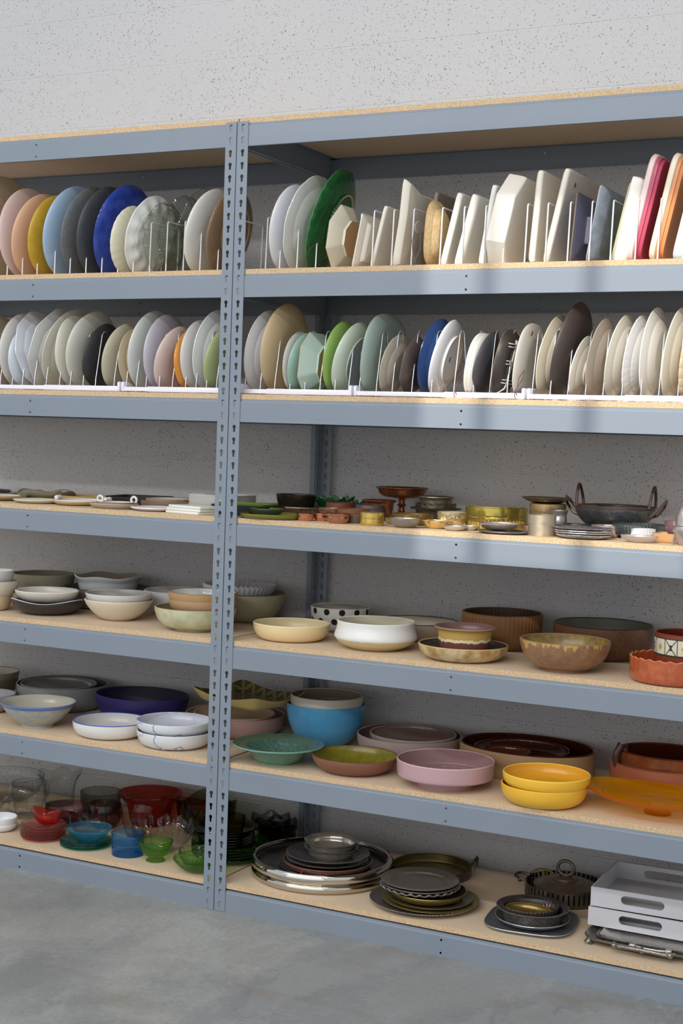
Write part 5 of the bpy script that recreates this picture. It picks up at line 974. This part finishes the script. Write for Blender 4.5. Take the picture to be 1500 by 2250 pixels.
# copper-edged pan: red wire handles
L = 'copper-edged pan with red wire handles'; _, c, r, h = OBJ[L]
for a in (-PI/2, PI/2):
    s = math.sin(a)
    bm = bmesh.new(); tube(bm, round_path([(-.030+.02, s*r*.97, h*.8), (-.032+.02, s*(r+.018), h*.3), (-.022+.02, s*(r+.026), h*.2), (.022+.02, s*(r+.026), h*.2), (.032+.02, s*(r+.018), h*.3), (.030+.02, s*r*.97, h*.8)], .006, 3), .0022)
    ch(L, 'handle', bm, ['C 165 55 60 .4'], 'red wire handle')
# brass pan loop handles
L = 'dark brass round pan with loop handles at the back'; _, c, r, h = OBJ[L]
for s in (-1, 1):
    a0 = .45 if s > 0 else PI+.35
    bm = bmesh.new(); d = Vector((math.cos(a0), math.sin(a0), 0)); n_ = Vector((-d.y, d.x, 0)); top = Vector((0, 0, h*.9))
    tube(bm, [d*r*.99+n_*.032+top, d*(r+.012)+n_*.03+top+Vector((0, 0, .016)), d*(r+.016)+n_*.012+top+Vector((0, 0, .032)), d*(r+.016)-n_*.012+top+Vector((0, 0, .032)), d*(r+.012)-n_*.03+top+Vector((0, 0, .016)), d*r*.99-n_*.032+top], .0042)
    ch(L, 'handle', bm, ['M 60 54 42 .4'])
# basket handles and lid knob ring
L = 'round pierced metal basket dish with side handles'; _, c, r, h = OBJ[L]
for s in (-1, 1):
    bm = bmesh.new(); tube(bm, round_path([(s*r*.98, -.028, h*.85), (s*(r+.012), -.030, h*.98), (s*(r+.036), -.02, h*1.02), (s*(r+.036), .02, h*1.02), (s*(r+.012), .030, h*.98), (s*r*.98, .028, h*.85)], .012, 4), .0045)
    ball(bm, (s*(r+.014), -.03, h*.86), .007, 8); ch(L, 'handle', bm, ['M 66 58 48 .35'])
L = 'domed metal lid with a ring knob inside the pierced basket'; _, c, r, h = OBJ[L]
bm = bmesh.new(); zt = h*2.9 if h < .02 else h*2.8
tube(bm, arc((0, 0, zt+.022), .026, -PI/2, 1.5*PI-2*PI/24, 23, 'xz', .85), .0055, 8, True)
for k in range(20):
    a = 2*PI*k/20; ball(bm, (.0285*math.cos(a), 0, zt+.022+.0245*math.sin(a)), .0034, 6)
ch(L, 'ring_knob', bm, ['M 100 92 78 .3'], None, 60)
# cord loops on the white oval trays
CORD = 'C 110 66 58 .7'
def cord(label, loc, pts, r_=.0012, nm='cord', m=CORD, lb='brown cord loop'):
    ob = OBJ[label][0]; bm = bmesh.new(); inv = ob.matrix_basis.inverted()
    tube(bm, [inv @ Vector(p) for p in pts], r_, 6); c = link(nm, finish(bm, nm, [m], 60), ob); c['label'] = lb
    return c
bpy.context.view_layer.update()
for lab, px in (('white oval tray, outermost of a nested pair, with a brown cord loop', .738), ('off-white oval tray with a brown dot and a pierced hole', .957-.035)):
    y = .036
    cord(lab, None, [(px+.018, y+.004, ZR+.085), (px+.004, y, ZR+.062), (px+.001, y-.002, ZR+.035), (px-.003, y-.004, ZR+.026), (px-.006, y-.004, ZR+.010), (px-.002, y-.003, ZR+.004)])
    cord(lab, None, [(px+.018, y+.004, ZR+.085), (px+.015, y, ZR+.060), (px+.002, y-.002, ZR+.036), (px-.004, y-.003, ZR+.024), (px+.002, y-.004, ZR+.012)])
# ceramic tag hanging on a cord from a wire
tg = empty('hanging_tag', 'small grey clay disc hanging on a grey cord before the wire rack', 'tag', (.598, .045, ZT+.112))
bm = bmesh.new(); lathe(bm, [(0, -.004), (.017, -.004), (.020, 0), (.017, .004), (0, .004)], 24)
link('disc', finish(bm, 'disc', ['C 140 130 118 .6']), tg, (0, 0, 0), (0, R(90), R(-25)))
bm = bmesh.new(); tube(bm, [(.004, -.006, -.0), (.010, -.008, -.03), (.009, -.008, -.065), (-.006, -.008, -.093), (-.012, -.008, -.100), (-.010, -.008, -.108), (-.004, -.008, -.100), (-.014, -.008, -.075), (-.017, -.008, -.04), (-.012, -.006, -.01)], .0013, 6)
link('cord', finish(bm, 'cord', ['C 110 100 92 .7']), tg)
# white square slabs by the post
bm = bmesh.new(); box(bm, -.075, .075, -.075, .075, 0, .0085, 0, .002); SL = finish(bm, 'slab', ['C 232 231 222 .25'])
Z3 = zi(32)+.0305
for i, nm in enumerate(('bottom', 'middle', 'top')):
    tag(link('square_slab', SL if i else SL, None, (-.168+.002*i+(0, 0, .004)[i], .108+.002*i, Z3+.0003+i*.0089), (0, 0, R(-14+(0, 2, -1)[i]))), nm+' slab of the three white square slabs stacked by the left post', 'plate', 'white square slabs')
# ruffled white square dishes
bm = bmesh.new(); S2 = .082; n_ = 22
def ruf(bm, s, z, amp):
    out = []
    for side in range(4):
        for k in range(n_):
            t = -1+2*k/n_; x, y = [(t, -1), (1, t), (-t, 1), (-1, -t)][side]
            o2 = 1+(amp if k % 2 else -amp)
            out.append(bm.verts.new((x*s*o2, y*s*o2, z)))
    return out
rg = [ruf(bm, S2*.90, 0, 0), ruf(bm, S2*.94, .002, .01), ruf(bm, S2, .0105, .022), ruf(bm, S2*.985, .0105, .022), ruf(bm, S2*.92, .0035, .01)]
for A, B in zip(rg, rg[1:]):
    for k in range(len(A)): bm.faces.new((A[k], A[(k+1) % len(A)], B[(k+1) % len(A)], B[k]))
bm.faces.new(rg[0]); bm.faces.new(rg[-1])
RUF = finish(bm, 'ruffled_dish', ['C 228 228 224 .3'], 50)
for i in range(8):
    tag(link('ruffled_square_dish', RUF, None, (-.205+.0015*(i % 2), .31, Z3+.0002+i*.0064), (0, 0, R(-12+(i % 3)*.6))), ('bottom', 'second-lowest', 'third-lowest', 'fourth-lowest', 'fourth-highest', 'third-highest', 'second-highest')[i]+' white square dish with frilled edges behind the left post' if i < 7 else 'topmost white square dish with frilled edges, behind the left post', 'dish', 'frilled white square dishes')
# patterned yellow square platter lying on the pink and beige dishes
YP = empty('square_platter', 'yellow square platter patterned with interlaced rings, behind the posts', 'platter', (-.115, .37, .585), R(-14))
bm = bmesh.new(); s = .16
def sqr(s, z, dip=0, e=10, n=96):
    out = []
    for k in range(n):
        a = 2*PI*k/n; m = (abs(math.cos(a))**e+abs(math.sin(a))**e)**(-1/e); x, y = s*m*math.cos(a), s*.8*m*math.sin(a)
        corner = max(0, m-1)/.33
        out.append(bm.verts.new((x, y, z+dip*corner)))
    return out
rg = [sqr(s*.72, 0), sqr(s*.86, .010, .004), sqr(s*.98, .026, .018), sqr(s, .028, .020), sqr(s*.975, .030, .020), sqr(s*.85, .016, .006), sqr(s*.70, .008), sqr(s*.4, .007), sqr(s*.02, .007)]
for i, (A, B) in enumerate(zip(rg, rg[1:])):
    for k in range(96): bm.faces.new((A[k], A[(k+1) % 96], B[(k+1) % 96], B[k])).material_index = 1 if i > 3 else 0
bm.faces.new(rg[0])
def ring_mat():
    n = NT('ring_pattern_glaze'); v = n.coord()
    lines = None
    for off in ((0, 0), (.5, .5)):
        mp = n.n('ShaderNodeMapping'); mp.inputs['Scale'].default_value = (20, 20, 0); mp.inputs['Location'].default_value = (off[0], off[1], 0); n.l(v, mp.inputs[0])
        fr_ = n.n('ShaderNodeVectorMath', operation='FRACTION'); n.l(mp.outputs[0], fr_.inputs[0])
        sb = n.n('ShaderNodeVectorMath', operation='SUBTRACT'); sb.inputs[1].default_value = (.5, .5, 0); n.l(fr_.outputs[0], sb.inputs[0])
        ln = n.n('ShaderNodeVectorMath', operation='LENGTH'); n.l(sb.outputs[0], ln.inputs[0])
        f = n.ramp(n.math('ABSOLUTE', n.math('SUBTRACT', ln.outputs['Value'], .42)), .06, .03)
        lines = f if lines is None else n.math('MAXIMUM', lines, f)
    c = n.mix(lines, lin((98, 90, 50)), lin((160, 150, 105))); n.bsdf(c, .35); return n.m
link('platter_body', finish(bm, 'platter_body', ['C 200 180 115 .35', ring_mat()], 60), YP)
# white lucite trays
TRAY = 'P 200 199 203 .22'
def tray(z, x, y, w_, d_, h_, label, rz):
    t_ = empty('serving_tray', label, 'tray', (x, y, z), rz); th = .006
    bm = bmesh.new(); box(bm, th, w_-th, th, d_-th, .0, .006, 0, .001); link('base', finish(bm, 'base', [TRAY]), t_)
    def wall(put, Lw, hole):
        bm = bmesh.new()
        class Put:
            skip = False
            def __call__(q, u, v, d): return put(u, v, d)
        hs = []
        if hole:
            cx = Lw*hole[0]; hw, hr = hole[1], .0125; zc = h_*.54; pts = []
            for k in range(13): a = -PI/2+PI*k/12; pts.append((cx+hw-hr+hr*math.cos(a), zc+hr*math.sin(a)))
            for k in range(13): a = PI/2+PI*k/12; pts.append((cx-hw+hr+hr*math.cos(a), zc+hr*math.sin(a)))
            hs = [list(reversed(pts))]
        perforated(bm, hs, [(0, 0), (Lw, 0), (Lw, h_), (0, h_)], Put(), th)
        return finish(bm, 'wall', [TRAY], 30, True)
    link('side_wall', wall(lambda u, v, d: (u, d, v), w_, (.42, .062)), t_); link('side_wall', wall(lambda u, v, d: (u, d_-d, v), w_, (.42, .062)), t_)
    link('end_wall', wall(lambda u, v, d: (d, th+u*(d_-2*th)/d_, v), d_, None), t_); link('end_wall', wall(lambda u, v, d: (w_-d, th+u*(d_-2*th)/d_, v), d_, None), t_)
Z7 = zi(62)+.0305
tray(Z7+.033, 1.157, .155, .36, .30, .052, 'white handled tray, lower of a stacked pair at the right', R(1))
tray(Z7+.0865, 1.160, .163, .355, .295, .055, 'white handled tray, upper of a stacked pair at the right', R(2.5))
# footed silver tray under them
FT = empty('footed_tray', 'ornate silver footed tray beneath the white handled trays', 'tray', (1.30+.045, .235, Z7), 0)
def rrect(bm, sx, sy, z, e=7, n=120, wob=0, mi=0):
    out = []
    for k in range(n):
        a = 2*PI*k/n; m = (abs(math.cos(a))**e+abs(math.sin(a))**e)**(-1/e)
        q = 1+wob*math.cos(k*PI/2) 
        out.append(bm.verts.new((sx*m*math.cos(a)*q, sy*m*math.sin(a)*q, z+wob*.12*math.cos(k*PI))))
    return out
def platter(zs, sx, sy, m, wob=.004):
    bm = bmesh.new(); rg = [rrect(bm, sx*.86, sy*.86, zs[0]), rrect(bm, sx*.93, sy*.93, zs[1]), rrect(bm, sx*.985, sy*.985, zs[2], wob=wob), rrect(bm, sx, sy, zs[2]+.004, wob=wob), rrect(bm, sx*.975, sy*.975, zs[2]+.007, wob=wob), rrect(bm, sx*.92, sy*.92, zs[1]+.004), rrect(bm, sx*.85, sy*.85, zs[0]+.003)]
    for A, B in zip(rg, rg[1:]):
        for k in range(120): bm.faces.new((A[k], A[(k+1) % 120], B[(k+1) % 120], B[k]))
    bm.faces.new(rg[0]); bm.faces.new(rg[-1]); return finish(bm, 'platter', [m], 40)
SM = 'M 150 142 132 .28 v 95 90 84 40'
link('tray_body', platter((.012, .014, .018), .185, .17, SM), FT)
for sx in (-1, 1):
    for sy in (-1, 1):
        bm = bmesh.new(); tube(bm, [(sx*.16, sy*.145, .016), (sx*.165, sy*.15, .010), (sx*.158, sy*.144, .005), (sx*.162, sy*.148, .0005)], [.008, .011, .007, .009], 10)
        link('foot', finish(bm, 'foot', [SM], 60), FT)
for sy in (-1, 1):
    bm = bmesh.new(); tube(bm, round_path([(-.085, sy*.165, .022), (-.075, sy*.185, .022), (-.03, sy*.192, .026), (.03, sy*.192, .026), (.075, sy*.185, .022), (.085, sy*.165, .022)], .012, 3), [.006]*2+[.0055]*18 if 0 else .0055, 8)
    for x in (-.078, 0, .078): ball(bm, (x, sy*.187, .024), .009, 8)
    link('handle', finish(bm, 'handle', [SM], 60), FT)
SMA = 'M 120 114 108 .3 v 90 86 80 30'
tag(link('oval_tray', platter((.0, .002, .0035), .165, .15, SMA, .002), None, (1.355, .235, Z7+.0165)), 'tarnished silver tray nested lower between the footed tray and white trays', 'tray')
h2 = empty('handled_tray', 'silver tray with bracket handles just under the white trays', 'tray', (1.36, .225, Z7+.024), R(2))
link('tray_body', platter((.0, .001, .0015), .160, .145, 'M 165 158 150 .25', .003), h2)
for sy in (-1, 1):
    bm = bmesh.new(); tube(bm, [(-.052, sy*.150, .004), (-.050, sy*.166, .006), (-.02, sy*.170, .004), (.02, sy*.170, .004), (.050, sy*.166, .006), (.052, sy*.150, .004)], .0042, 8)
    for x in (-.050, .050): box(bm, x-.009, x+.009, sy*.168-.007, sy*.168+.007, -.003, .012, 0, .003)
    link('handle', finish(bm, 'handle', ['M 170 164 155 .25'], 50), h2)
# small brass fan bracket behind the brass pan
bf = tag(link('brass_trivet', None, None, (.905, .50, Z7)), 'brass fan-shaped stand at the back, right of the dark brass pan', 'stand')
bm = bmesh.new()
for k in range(5): a = R(-50+25*k); tube(bm, [(0, 0, .004), (.055*math.sin(a), 0, .004+.06*math.cos(a))], .0025, 6)
tube(bm, [(.06*math.sin(R(-60+10*k)), 0, .004+.062*math.cos(R(-60+10*k))) for k in range(13)], .003, 6)
link('fan', finish(bm, 'fan', ['M 140 118 60 .3']), bf)
bm = bmesh.new(); box(bm, -.05, .05, -.02, .02, 0, .004, 0, .001); link('base', finish(bm, 'base', ['M 140 118 60 .3']), bf)
